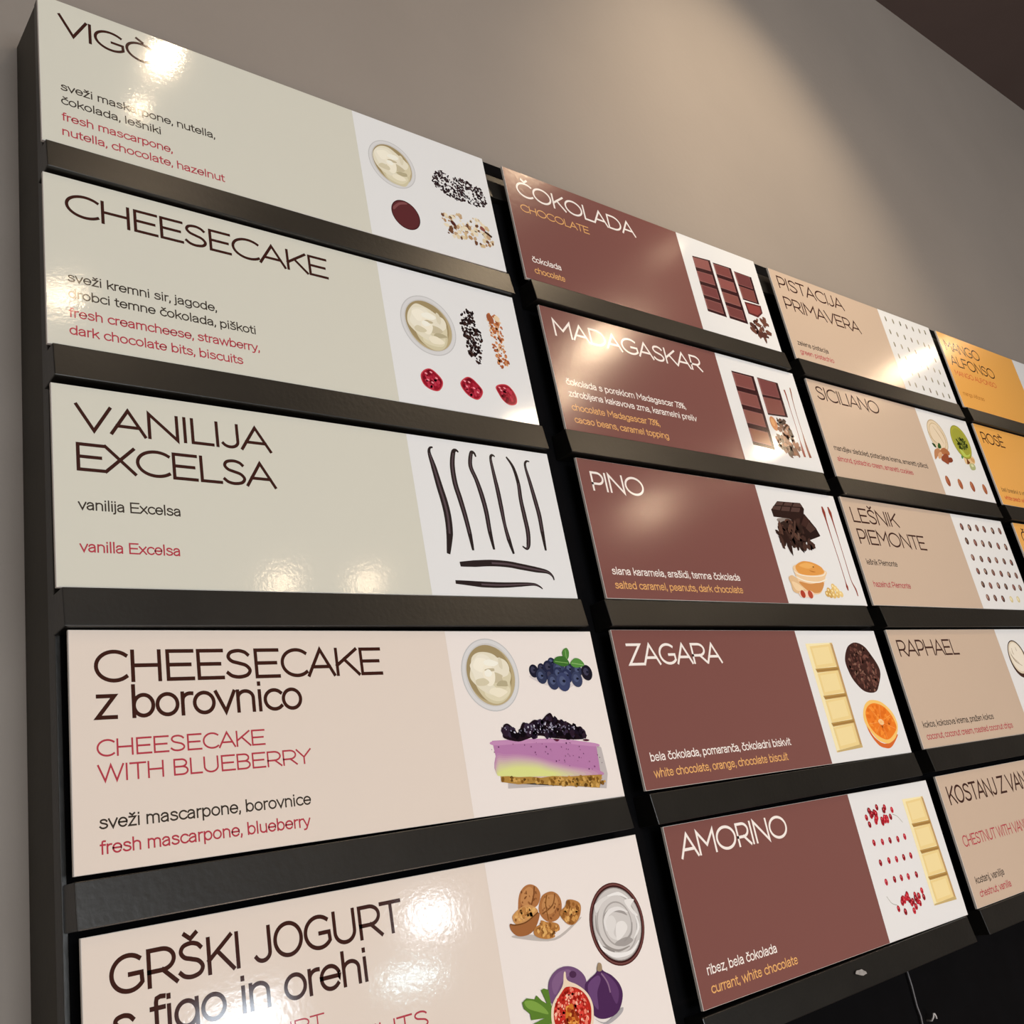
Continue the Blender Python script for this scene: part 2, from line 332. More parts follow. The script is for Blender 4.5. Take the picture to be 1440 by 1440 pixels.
def ribbon(pts, w, verts, faces, z, cap=0.0):
    closed = pts[-1] is None
    P = [Vector(p) for p in pts if p is not None]
    Q = [P[0]]
    for p in P[1:]:
        if (p - Q[-1]).length > 1e-5: Q.append(p)
    if closed and (Q[0] - Q[-1]).length < 1e-5: Q.pop()
    if cap and not closed:
        Q[0] = Q[0] + (Q[0] - Q[1]).normalized() * cap
        Q[-1] = Q[-1] + (Q[-1] - Q[-2]).normalized() * cap
    n = len(Q); base = len(verts)
    for i in range(n):
        a = Q[i - 1] if (i > 0 or closed) else None
        b = Q[(i + 1) % n] if (i < n - 1 or closed) else None
        d1 = (Q[i] - a).normalized() if a is not None else (b - Q[i]).normalized()
        d2 = (b - Q[i]).normalized() if b is not None else d1
        n1 = Vector((-d1.y, d1.x)); n2 = Vector((-d2.y, d2.x))
        mm = n1 + n2
        mm = mm.normalized() if mm.length > 1e-4 else n1
        k = min(1.0 / max(mm.dot(n1), 0.2), 2.6)
        wi = (w[i] if isinstance(w, list) else w) * 0.5
        o = mm * wi * k
        verts.append((Q[i].x + o.x, Q[i].y + o.y, z)); verts.append((Q[i].x - o.x, Q[i].y - o.y, z))
    for i in range(n if closed else n - 1):
        a = base + 2 * i; b = base + 2 * ((i + 1) % n)
        faces.append((a, a + 1, b + 1, b))
TRACK = {'body': 0.035, 'sans': 0.012}
def stroke_text(s, x0, x1, yb, h, sw, style, fit, verts, faces):
    def lay(t):
        x = 0.0; out = []; first = True; last = 0
        for ch in t:
            if ch == ' ': x += 0.38 if style != 'thin' else 0.34; continue
            w, l, r, st = G[ch]
            w_s = 1.0
            if style != 'thin' and ch in SANS:
                nw, l, r = SANS[ch]; l += TRACK[style]; r += TRACK[style]; w_s = nw / w if w else 1.0
            if first: l = 0.0; first = False
            x += l
            out.append((x, w_s, st)); x += w * w_s + r
            last = r
        return out, x - last
    glyphs, tw = lay(s)
    ref = lay(fit)[1] if fit else tw
    wmm = sw * h
    sx = (x1 - x0 - wmm) / ref if ref > 0 else h
    if ref < 0.01: sx = h
    hh = h - wmm
    for i, (gx, ws, st) in enumerate(glyphs):
        for j, pts in enumerate(st):
            q = [None if p is None else (x0 + wmm * 0.5 + sx * (gx + p[0] * ws), -(yb - wmm * 0.5 - p[1] * hh)) for p in pts]
            ribbon(q, wmm, verts, faces, 0.006 * (j + 3 * (i % 2)), wmm * 0.5)
# ------------------------------------------------------------------ the printed pictures
def smooth(pts, n=5):
    m = len(pts); out = []
    for i in range(m):
        a, b, c, d = pts[i - 1], pts[i], pts[(i + 1) % m], pts[(i + 2) % m]
        for k in range(n):
            t = k / n
            out.append(tuple(0.5 * (2 * b[j] + (c[j] - a[j]) * t + (2 * a[j] - 5 * b[j] + 4 * c[j] - d[j]) * t * t + (3 * b[j] - a[j] - 3 * c[j] + d[j]) * t ** 3) for j in (0, 1)))
    return out
def inside(p, poly):
    r = False; n = len(poly); j = n - 1
    for i in range(n):
        if (poly[i][1] > p[1]) != (poly[j][1] > p[1]) and p[0] < (poly[j][0] - poly[i][0]) * (p[1] - poly[i][1]) / (poly[j][1] - poly[i][1]) + poly[i][0]:
            r = not r
        j = i
    return r
def up(poly):
    a = sum(poly[i - 1][0] * poly[i][1] - poly[i][0] * poly[i - 1][1] for i in range(len(poly)))
    return poly if a > 0 else poly[::-1]
def picture(name, ops, z0, parent, gloss):
    rnd = random.Random(len(ops) * 7 + int(z0 * 1e4))
    V = []; F = []; FM = []; mats = []; z = z0
    def mi(c):
        m = ink(c, gloss)
        if m not in mats: mats.append(m)
        return mats.index(m)
    def add(poly, c, z):
        poly = up(poly); b = len(V)
        V.extend((p[0], p[1], z) for p in poly); F.append(tuple(range(b, b + len(poly)))); FM.append(mi(c))
    fl = lambda pts: [(p[0], -p[1]) for p in pts]
    for op in ops:
        k, c = op[0], op[1]
        z += 0.012
        if k == 'p': add(fl(op[2]), c, z)
        elif k == 'b': add(smooth(fl(op[2])), c, z)
        elif k == 'e':
            (cx, cy), rx, ry, rot = op[2], op[3], op[4], math.radians(op[5])
            n = 48 if max(rx, ry) > 12 else 20
            add([(cx + rx * math.cos(t) * math.cos(rot) - ry * math.sin(t) * math.sin(rot), -cy - rx * math.cos(t) * math.sin(rot) - ry * math.sin(t) * math.cos(rot)) for t in [2 * math.pi * i / n for i in range(n)]], c, z)
        elif k == 's':
            pts = fl(op[2]); w = op[3]
            if not isinstance(w, list): w = [w] * len(pts)
            n = 6; P = []; Wd = []
            for i in range(len(pts) - 1):
                a = pts[max(i - 1, 0)]; b2 = pts[i]; c2 = pts[i + 1]; d = pts[min(i + 2, len(pts) - 1)]
                for q in range(n):
                    t = q / n
                    P.append(tuple(0.5 * (2 * b2[j] + (c2[j] - a[j]) * t + (2 * a[j] - 5 * b2[j] + 4 * c2[j] - d[j]) * t * t + (3 * b2[j] - a[j] - 3 * c2[j] + d[j]) * t ** 3) for j in (0, 1)))
                    Wd.append(w[i] * (1 - t) + w[i + 1] * t)
            P.append(pts[-1]); Wd.append(w[-1])
            f0 = len(F); ribbon(P, Wd, V, F, z); FM.extend([mi(c)] * (len(F) - f0))
        elif k == 'r':
            cols, n, lo, hi, reg, el = op[1], op[2], op[3], op[4], smooth(fl(op[5])), op[6]
            xs = [p[0] for p in reg]; ys = [p[1] for p in reg]
            done = 0; tries = 0
            while done < n and tries < n * 30:
                tries += 1
                p = (rnd.uniform(min(xs), max(xs)), rnd.uniform(min(ys), max(ys)))
                if not inside(p, reg): continue
                s = rnd.uniform(lo, hi) * 0.68; a0 = rnd.uniform(0, math.pi); e = rnd.uniform(1, el)
                kk = rnd.choice((5, 6, 7)); poly = []
                for i in range(kk):
                    t = 2 * math.pi * i / kk; rr = s * rnd.uniform(.7, 1.15)
                    x, y = rr * e * math.cos(t), rr * math.sin(t)
                    poly.append((p[0] + x * math.cos(a0) - y * math.sin(a0), p[1] + x * math.sin(a0) + y * math.cos(a0)))
                add(poly, rnd.choice(cols), z + 0.010 * (done % 8)); done += 1
            z += 0.08
    if not V: return None, z
    return (name, V, F, FM, mats), z

# ------------------------------------------------------------------ the signs
FACE = {   # printed face colours: plain area
 'cream': principled('cream_print', (0.665, 0.66, 0.58), 0.075, 0.5, 0, 40, 0.16, 220, 0.0003),
 'blush': principled('blush_cream_print', (0.76, 0.675, 0.605), 0.075, 0.5, 0, 40, 0.16, 220, 0.0003),
 'blush_white': principled('blush_white_print', (0.84, 0.79, 0.765), 0.075, 0.5, 0, 40, 0.10, 120, 0.0004),
 'white': principled('white_print', (0.785, 0.80, 0.815), 0.075, 0.5, 0, 40, 0.10, 120, 0.0004),
 'brown': principled('brown_print', (0.205, 0.083, 0.073), 0.15, 0.5, 0, 40, 0.16, 160, 0.0004),
 'tan':   principled('tan_print', (0.58, 0.455, 0.355), 0.14, 0.5, 0, 40, 0.2, 160, 0.0005),
 'orange': principled('orange_print', (0.83, 0.42, 0.10), 0.14, 0.5, 0, 40, 0.2, 160, 0.0005),
}
TH = 0.003
def local_to_obj(V, k=0.001): return [(v[0] * k, -v[2] * k, v[1] * k) for v in V]
def finish(name, V, F, mats, parent, FM=None):
    # V in sign millimetres (x right, y up from the top edge, z towards the viewer)
    pl = Vector(parent.get('_o', (0, 0, 0)))
    o = obj(name, local_to_obj(V), F, mats, parent, FM)
    return o
def make_sign(key, x, z, ang, face, label, texts, prints):
    gl = 'gloss' if face in ('cream', 'blush') else 'satin'
    root = empty('menu_sign', (x, 0.0, z), (0, -ang, 0))
    tag(root, label, 'sign', 'flavour signs on the black board')
    # the board itself: foam core, a printed front with white cut edges, slightly eased corners
    hm = H * 1000
    def rect(x0, y0, x1, y1, zz): return [(x0, -y1, zz), (x1, -y1, zz), (x1, -y0, zz), (x0, -y0, zz)]
    e = 0.35
    V = rect(e, e, 500 - e, hm - e, 0) + rect(0, 0, 500, hm, -0.35) + rect(0, 0, 500, hm, -TH * 1000)
    F = [(0, 1, 2, 3)] + [(4 + i, 4 + (i + 1) % 4, (i + 1) % 4, i) for i in range(4)] + [(8 + i, 8 + (i + 1) % 4, 4 + (i + 1) % 4, 4 + i) for i in range(4)] + [(11, 10, 9, 8)]
    finish('panel', V, F, [FACE[face], M_EDGE], root, [0] + [1] * 9)
    fx = 319.5
    if key not in ((2, 4), (3, 1), (3, 2)):
        finish('picture_field', rect(fx, e, 500 - e, hm - e, 0.05), [(0, 1, 2, 3)], FACE['blush_white' if face == 'blush' else 'white'], root)
    parts = {}
    for part, s, x0, x1, yb, h, colr, font, sw, fit in texts:
        V, F, _ = parts.setdefault(part, ([], [], colr))
        i = len(V)
        stroke_text(s, x0, x1, yb, h, sw, font, fit, V, F)
    for part, (V, F, colr) in parts.items():
        V = [(v[0], v[1], v[2] + 0.06) for v in V]
        o = finish(part, V, F, ink(colr, gl), root)
    made = {}
    top = {}
    zz = 0.10
    for name, par, ops in prints:
        z0 = top[par] + 0.02 if par else (zz if name in LAYER else 0.10)
        res, z1 = picture(name, ops, z0, root, gl)
        if par: top[par] = z1
        if name in LAYER: zz = z1
        if res is None: continue
        o = finish(res[0], res[1], res[2], res[4], made[par] if par else root, res[3])
        top[name] = z1
        made[name] = o
LAYER = set(['walnut_picture', 'fig_picture', 'fig_leaf_picture', 'cut_fig_picture', 'chocolate_block_picture', 'chocolate_chunk_picture', 'chocolate_shavings_picture', 'peanut_picture', 'peanut_butter_bowl_picture', 'almond_cream_bowl_picture', 'almonds_picture', 'pistachio_cream_bowl_picture'])
SIGNS = [
((0,0), -0.0065, -0.0017, 0.00545, 'cream', 'cream sign lettered VIGÒ with a dark chocolate pool, topmost in the left column', [['title_lettering','VIGÒ',16.4,105.6,37.2,22.9,'#3a1e18','thin',0.118,None],['description_lettering','sveži maskarpone, nutella,',16.4,155.4,99.8,8.6,'#3b332c','body',0.13,None],['description_lettering','čokolada, lešniki',16.4,102.4,114.6,8.6,'#3b332c','body',0.13,None],['translation_lettering','fresh mascarpone,',16.4,112.1,131.8,8.6,'#ac3c48','body',0.13,None],['translation_lettering','nutella, chocolate, hazelnut',16.4,160.8,147.2,8.6,'#ac3c48','body',0.13,None]], [['bowl_picture',None,[['e','#bdbbba',[361.9,56.6],30.3,30.3,0],['e','#d2d0cf',[361.9,56.6],29.4,29.4,0],['e','#c6c3c0',[361.9,56.6],26.4,26.4,0],['e','#b5a47e',[362.5,57.2],24.8,24.8,0],['e','#9c8a64',[360.7,55.4],23.6,23.6,0]]],['cream_picture','bowl_picture',[['b','#cdc3a2',[[384.1,63.5],[380.8,73.5],[374.5,81.8],[364,82.7],[354.6,80.7],[347.8,73.5],[343.5,63.5],[346.2,53.4],[354.6,46],[364,43.7],[373.7,45.7],[381.2,54]]],['b','#dad1b4',[[380.2,70.4],[376.8,75.6],[369.8,80.1],[360.4,79.7],[352.5,76.3],[351,70.4],[353.1,64.8],[360.9,62],[369.8,61.5],[376.7,65.1]]],['b','#dfd7c0',[[378.3,54.5],[376.5,63.5],[369.4,70.9],[360.7,73.3],[351.3,71.9],[343.5,67.5],[338.3,59.5],[338.3,49.6],[343.8,40.8],[351.5,35.5],[360.8,34.8],[368.9,38.8],[377.7,45.7]]],['b','#d3c9aa',[[386,57.3],[383.5,65],[376.4,68.5],[368.6,68.9],[362.5,64.3],[360.3,57.3],[362.4,48.7],[368,44.7],[376.5,45.5],[384,48.9]]],['b','#e6dfcc',[[368.9,51.8],[366.9,59.7],[360.3,65.6],[352.3,65],[345.1,61.4],[342,55.9],[340.1,47.4],[344.5,41.2],[352.5,38.1],[360.6,38.3],[365.9,44.4]]],['b','#e3dbc6',[[383.7,51.1],[380.7,57.2],[374.5,58.7],[366.2,57.6],[361.5,54.2],[360.1,48.1],[366.4,43.3],[374.7,42.7],[380.6,46.2]]],['b','#eee7d4',[[360.9,47.6],[360,52.1],[354.3,53.4],[348.1,53.8],[344.8,49.5],[343.4,45.6],[348,42.7],[354.6,40.7],[360.4,43.7]]],['b','#c2b698',[[377.6,60.1],[372.7,63.2],[366,63.9],[357.3,63.8],[353.2,60.1],[359.8,57.2],[366,54.4],[374.1,56.8]]],['b','#b0a585',[[379.9,65.6],[379.1,67.2],[372.3,68.9],[365.8,66.7],[368,64.4],[372,63.5],[379,63.3]]],['b','#ece4cf',[[367,57.3],[365.7,64.5],[360.9,69],[356.3,67.2],[354.5,60.3],[353.1,54],[356.5,49.3],[361.2,47.1],[365.4,51.5]]],['b','#cfc5a8',[[357.8,63.5],[355.9,66.5],[348.8,66.5],[343,64.9],[344.3,61.9],[348.4,59.5],[355.3,60.6]]],['b','#f2ecdc',[[371.5,46.2],[367.6,49.3],[361.9,49.1],[357.2,47.7],[358,45.1],[361.6,43.4],[368.6,43.1]]],['b','#e9e0c8',[[377,72.5],[373.7,74.9],[367.4,76.4],[360.6,75],[359.1,72.5],[361.5,69.7],[367.4,68.7],[373.1,69.3]]],['b','#bdb092',[[368.7,52.5],[364.7,53.8],[360.5,53.7],[356,52.5],[360,50.6],[366.4,51.1]]],['b','#d8cfb6',[[378.3,46.2],[376.4,52.5],[373.9,52.4],[372.9,46.2],[373.4,41.3],[376.6,41.2]]],['b','#f3eddd',[[363.6,55.2],[360.7,58.5],[355.7,57.6],[354.5,55.2],[356.3,53.1],[361,52.6]]]]],['chocolate_bits_picture',None,[['r',['#1c1218','#2c1d22','#3a2a2c'],430,1.1,2.4,[[422.4,45],[431.6,41.1],[440.1,45],[457.6,43.6],[471.6,45.1],[486.9,49.3],[491.1,68.1],[478,76],[462.1,75.6],[444.7,76.7],[431.5,73.4],[418.9,67.9],[414.7,58.1]],1.8]]],['chocolate_pool_picture',None,[['e','#3c1a1c',[368.2,120.2],18.4,18.4,0],['e','#5a2a2c',[368.2,120.2],17.3,17.3,0],['b','#7d4a4a',[[352.9,114.3],[360.3,107.1],[368.6,103.7],[372.6,105.3],[362.1,109.3],[353.7,117.5]]]]],['hazelnut_bits_picture',None,[['r',['#d8c6a4','#c9ae86','#e2d4b8','#a9835c','#6b4630','#b99a78'],120,1.6,5,[[418.3,102.6],[429.2,100.7],[444.2,94.7],[449.2,107.9],[466.2,93.9],[480.5,101.6],[489.1,114.1],[484.2,128.9],[465.8,133.3],[452.7,128.9],[431.2,129.2],[419.7,122.5]],1.5],['e','#4f2620',[433.2,111.5],4.2,2.6,40],['e','#8a4a44',[476.3,106.6],4,2.6,40],['s','#3a241c',[[478.8,109.6],[488.2,114.4]],3]]]]),
((0,1), -0.0058, -0.1913, 0.00222, 'cream', 'cream sign reading CHEESECAKE with three red strawberry sauce spots', [['title_lettering','CHEESECAKE',16.4,259.5,37.2,22.9,'#3a1e18','thin',0.118,None],['description_lettering','sveži kremni sir, jagode,',16.4,140.4,99.8,8.6,'#3b332c','body',0.13,None],['description_lettering','drobci temne čokolada, piškoti',16.4,175.2,114.6,8.6,'#3b332c','body',0.13,None],['translation_lettering','fresh creamcheese, strawberry,',16.4,177.2,131.8,8.6,'#ac3c48','body',0.13,None],['translation_lettering','dark chocolate bits, biscuits',16.4,160.3,147.2,8.6,'#ac3c48','body',0.13,None]], [['bowl_picture',None,[['e','#bdbbba',[372.2,63.3],34.5,34.5,0],['e','#d2d0cf',[372.2,63.3],33.5,33.5,0],['e','#c6c3c0',[372.2,63.3],30,30,0],['e','#b5a47e',[372.9,64],28.3,28.3,0],['e','#9c8a64',[370.8,61.9],26.9,26.9,0]]],['cream_picture','bowl_picture',[['b','#cdc3a2',[[394.6,70.5],[391.8,81.7],[384.9,89],[374.4,91.6],[364.2,87.9],[357.2,81.4],[353.5,70.5],[355.2,60.4],[364,52.9],[374.4,49.3],[385,52.9],[392,60.4]]],['b','#dad1b4',[[390.7,77.8],[387.4,84.1],[381,86.6],[371.5,86.6],[362.9,83.9],[361.9,77.8],[364.6,72],[370.9,67.5],[380.4,67.9],[389.2,71.5]]],['b','#dfd7c0',[[387.7,61.1],[388.8,70.7],[381.2,78.6],[371.2,81.9],[361.8,79.3],[354,74.4],[346.5,66.3],[347,56],[352.5,46.4],[360.6,40],[371.3,41.8],[380.2,45.3],[387.3,50.8]]],['b','#d3c9aa',[[395.4,64],[393.8,71.6],[387.6,76.7],[378.7,77.1],[371.7,73],[367.8,64],[371,56.2],[379.2,51.3],[387.3,49.5],[393.9,56.9]]],['b','#e6dfcc',[[380,58.2],[376.4,66.7],[370.3,71.2],[362,70.9],[354.6,68.9],[348.7,62.6],[351.8,54.4],[354.8,46.7],[362.3,44.4],[370.9,43.6],[376.2,49.6]]],['b','#e3dbc6',[[395.5,57.5],[393.1,63.6],[385.6,67.6],[376.1,65.9],[370.1,60.8],[369.9,54],[376.8,50.6],[385.2,49.3],[392.7,51.2]]],['b','#eee7d4',[[371.1,53.9],[370.8,57.8],[364.2,59.9],[358.6,60.2],[354.7,55.9],[352.9,51.4],[357.9,47.4],[364.2,46.4],[370.3,49.9]]],['b','#c2b698',[[389.2,66.9],[386.1,69.7],[376.5,71.7],[368.3,69.9],[368.2,66.9],[369.4,62.8],[376.5,62.3],[384.7,63.5]]],['b','#b0a585',[[394.1,72.7],[389.2,74.6],[382.7,76],[376.7,74.4],[378.9,71.5],[382.9,70.2],[388.8,70.4]]],['b','#ece4cf',[[377.1,64],[374.7,70.6],[371.1,74.1],[366.3,73.7],[362.5,67.8],[363.4,60.1],[366.3,54.3],[371.3,53],[375.1,56.4]]],['b','#cfc5a8',[[368.4,70.5],[364.3,73.1],[358.2,73.6],[353.8,71.9],[353.4,68.9],[358,66],[365.3,67.9]]],['b','#f2ecdc',[[383.4,52.4],[378.7,55.5],[371.8,55.4],[365.8,54.4],[365.3,51.1],[372.2,48.1],[379.8,49.2]]],['b','#e9e0c8',[[388.8,80],[385.8,82.7],[378,84.1],[372.5,83.5],[369.5,80],[370.9,76.6],[378,74.8],[384.6,76.9]]],['b','#bdb092',[[378.5,59],[375.7,60.7],[370.6,60.2],[367,59],[370.4,57.2],[375.8,57.7]]],['b','#d8cfb6',[[389.6,52.4],[387.6,59.1],[384.2,57.1],[383.8,52.4],[384.3,46.1],[387.2,46.6]]],['b','#f3eddd',[[374.4,61.9],[370.7,64.6],[366.1,65.4],[363.6,61.9],[366,59],[370.7,59.2]]]]],['chocolate_bits_picture',None,[['r',['#1a1012','#2b1b1a','#38241f'],210,1.2,3,[[420,35.8],[434.8,31.8],[434.6,43.2],[441.2,60.3],[439.1,76.4],[432.7,95.7],[426.4,94.3],[419.6,85.3],[418.6,70.1],[416.5,52.3]],2]]],['biscuit_crumbs_picture',None,[['r',['#b5693f','#c98655','#9c5230','#ddb48c'],150,1.2,3.6,[[455.9,31.8],[466.5,28.8],[473.8,37.4],[473.4,59],[471.7,72.7],[475,81.3],[467.6,96.5],[458.3,91],[456.5,82.2],[453.8,64.3],[454.6,50.9]],1.4],['e','#9a5636',[459.4,36.4],4.5,6.5,-20],['e','#e3c9a6',[469.1,34.3],4,4,0]]],['strawberry_sauce_picture',None,[['b','#c2404c',[[350.6,123.9],[356.6,116.8],[365,114.4],[373.4,120],[377.5,126.6],[374.6,134.3],[368.3,138.9],[359.2,138],[352.2,133.2]]],['b','#8e1526',[[352,124.2],[357.3,117.9],[364.9,115.7],[372.4,120.7],[376.1,126.6],[373.5,133.6],[367.9,137.8],[359.6,137],[353.3,132.6]]],['r',['#a52236','#6f0c1c','#b83246'],26,2,4.5,[[354,124.8],[358.4,119.5],[364.8,117.6],[371,121.8],[374.1,126.8],[372,132.6],[367.2,136],[360.4,135.4],[355.1,131.8]],1.3],['e','#e88a94',[357.8,120.8],1.7,1,20],['e','#e88a94',[364.2,118.5],1.7,1,20],['e','#e88a94',[359.1,127.8],1.7,1,20],['e','#e88a94',[364,130],1.7,1,20],['e','#e88a94',[369.8,124.2],1.7,1,20]]],['strawberry_sauce_picture',None,[['b','#c2404c',[[400.1,124],[408.7,116.3],[416,115.7],[423.4,121.4],[428.4,128],[426.2,134.6],[419.2,140.4],[409.7,138.5],[402.5,132.2]]],['b','#8e1526',[[401.5,124.4],[409.3,117.5],[415.9,116.9],[422.5,122],[427,128],[425,133.9],[418.7,139.2],[410.2,137.4],[403.8,131.8]]],['r',['#a52236','#6f0c1c','#b83246'],26,2,4.5,[[403.7,125],[410.3,119.2],[415.7,118.8],[421.2,123],[425,128],[423.3,132.9],[418.1,137.3],[410.9,135.8],[405.6,131.1]],1.3],['e','#e88a94',[406.3,121.1],1.7,1,20],['e','#e88a94',[411.9,121.4],1.7,1,20],['e','#e88a94',[407.9,127],1.7,1,20],['e','#e88a94',[417,127.4],1.7,1,20],['e','#e88a94',[421.1,131.7],1.7,1,20]]],['strawberry_sauce_picture',None,[['b','#c2404c',[[447.5,121.1],[453.7,116.9],[464.5,115.8],[472.1,122.3],[474.6,130.9],[471.4,137.7],[461.8,139.8],[453.9,135.3],[449.1,127.2]]],['b','#8e1526',[[448.9,121.8],[454.4,118],[464.2,117],[471,122.8],[473.2,130.5],[470.3,136.7],[461.7,138.6],[454.6,134.5],[450.3,127.2]]],['r',['#a52236','#6f0c1c','#b83246'],26,2,4.5,[[450.9,122.7],[455.5,119.6],[463.6,118.7],[469.3,123.6],[471.2,130],[468.8,135.2],[461.6,136.7],[455.6,133.4],[452,127.3]],1.3],['e','#e88a94',[452.8,120.9],1.7,1,20],['e','#e88a94',[459.6,120.4],1.7,1,20],['e','#e88a94',[454.3,123.8],1.7,1,20]]]]),
((0,2), -0.0038, -0.3821, 0.00159, 'cream', 'cream sign reading VANILIJA EXCELSA with dark vanilla pods', [['title_lettering','VANILIJA',16.4,176.6,37.2,22.9,'#3a1e18','thin',0.118,None],['title_lettering','EXCELSA',16.4,177.4,69.4,22.9,'#3a1e18','thin',0.118,None],['description_lettering','vanilija Excelsa',16.4,92.8,99.8,8.6,'#3b332c','body',0.13,None],['translation_lettering','vanilla Excelsa',16.4,90.2,131.8,8.6,'#ac3c48','body',0.13,None]], [['vanilla_pod_picture',None,[['s','#2c2322',[[348.5,10.7],[344.9,11.8],[343.2,17.3],[345.8,31.8],[348.7,51.4],[351.2,66.2],[352.3,81],[350.9,98.1],[345.6,118]],[1.56,2.34,3.9,6.5,7.8,8.32,8.32,7.8,3.9]],['s','#55464a',[[343.2,17.3],[345.8,31.8],[348.7,51.4],[351.2,66.2],[352.3,81],[350.9,98.1]],[1.092,1.82,2.184,2.3296,2.3296,2.184]]]],['vanilla_pod_picture',None,[['s','#2c2322',[[379.3,12.2],[376.1,10.4],[372.4,13.9],[368.6,28.1],[368.2,46],[370.7,61.1],[373.3,78.4],[375,96.7],[375.6,113.2]],[1.56,3.12,5.2,5.98,6.24,6.24,5.72,5.2,2.6]],['s','#55464a',[[372.4,13.9],[368.6,28.1],[368.2,46],[370.7,61.1],[373.3,78.4],[375,96.7]],[1.456,1.6744,1.7472,1.7472,1.6016,1.456]]]],['vanilla_pod_picture',None,[['s','#2c2322',[[400.5,14.8],[398.9,10.7],[395.1,11.8],[391.4,25.6],[395.6,39.8],[398.7,55.1],[400.6,72.9],[400.4,92.9],[401.6,111.2]],[1.82,2.86,4.42,5.2,5.2,5.98,5.72,5.2,2.6]],['s','#55464a',[[395.1,11.8],[391.4,25.6],[395.6,39.8],[398.7,55.1],[400.6,72.9],[400.4,92.9]],[1.2376,1.456,1.456,1.6744,1.6016,1.456]]]],['vanilla_pod_picture',None,[['s','#2c2322',[[425.6,11.7],[422.3,10.4],[419.4,14.5],[419.7,30],[420.7,48.3],[421,66.5],[421.2,84.5],[422.8,99.8],[425.6,114.4]],[1.56,2.6,3.38,4.42,5.46,5.46,4.16,5.2,2.6]],['s','#55464a',[[419.4,14.5],[419.7,30],[420.7,48.3],[421,66.5],[421.2,84.5],[422.8,99.8]],[0.9464,1.2376,1.5288,1.5288,1.1648,1.456]]]],['vanilla_pod_picture',None,[['s','#2c2322',[[440.8,10.2],[447.5,20.8],[450.3,38.1],[449.2,55.7],[449.6,72.9],[450,89.9],[447.5,103.3],[444,108.3],[439,105.9]],[2.08,3.9,4.68,5.2,5.72,5.72,5.2,2.6,1.56]],['s','#55464a',[[450.3,38.1],[449.2,55.7],[449.6,72.9],[450,89.9],[447.5,103.3],[444,108.3]],[1.3104,1.456,1.6016,1.6016,1.456,0.728]]]],['vanilla_pod_picture',None,[['s','#2c2322',[[472,12],[467.6,12.2],[464.7,17.7],[466.7,35.3],[468.8,55.3],[470.2,71.4],[469.7,88.7],[469.2,108.9]],[1.3,2.34,3.12,4.68,5.72,5.72,5.2,2.6]],['s','#55464a',[[464.7,17.7],[466.7,35.3],[468.8,55.3],[470.2,71.4],[469.7,88.7]],[0.8736,1.3104,1.6016,1.6016,1.456]]]],['vanilla_pod_picture',None,[['s','#2c2322',[[357,127.5],[374.2,126.3],[395.4,124.9],[415.4,125.3],[431.1,127.1],[450.1,129.4],[465,131.3],[471,135.3],[472.2,139.6]],[4.55,6.5,6.5,6.5,6.5,5.98,3.9,2.6,1.56]],['s','#55464a',[[395.4,124.9],[415.4,125.3],[431.1,127.1],[450.1,129.4],[465,131.3],[471,135.3]],[1.82,1.82,1.82,1.6744,1.092,0.728]]]],['vanilla_pod_picture',None,[['s','#2c2322',[[348.1,144.8],[363.3,145.5],[378.1,146.3],[394.8,146.5],[410.5,146.1],[426.7,145.2],[443.3,144.6],[450.4,146.4],[454.3,149]],[3.38,4.68,5.72,5.72,5.2,4.42,2.86,2.08,1.3]],['s','#55464a',[[378.1,146.3],[394.8,146.5],[410.5,146.1],[426.7,145.2],[443.3,144.6],[450.4,146.4]],[1.6016,1.6016,1.456,1.2376,0.8008,0.5824]]]]]),
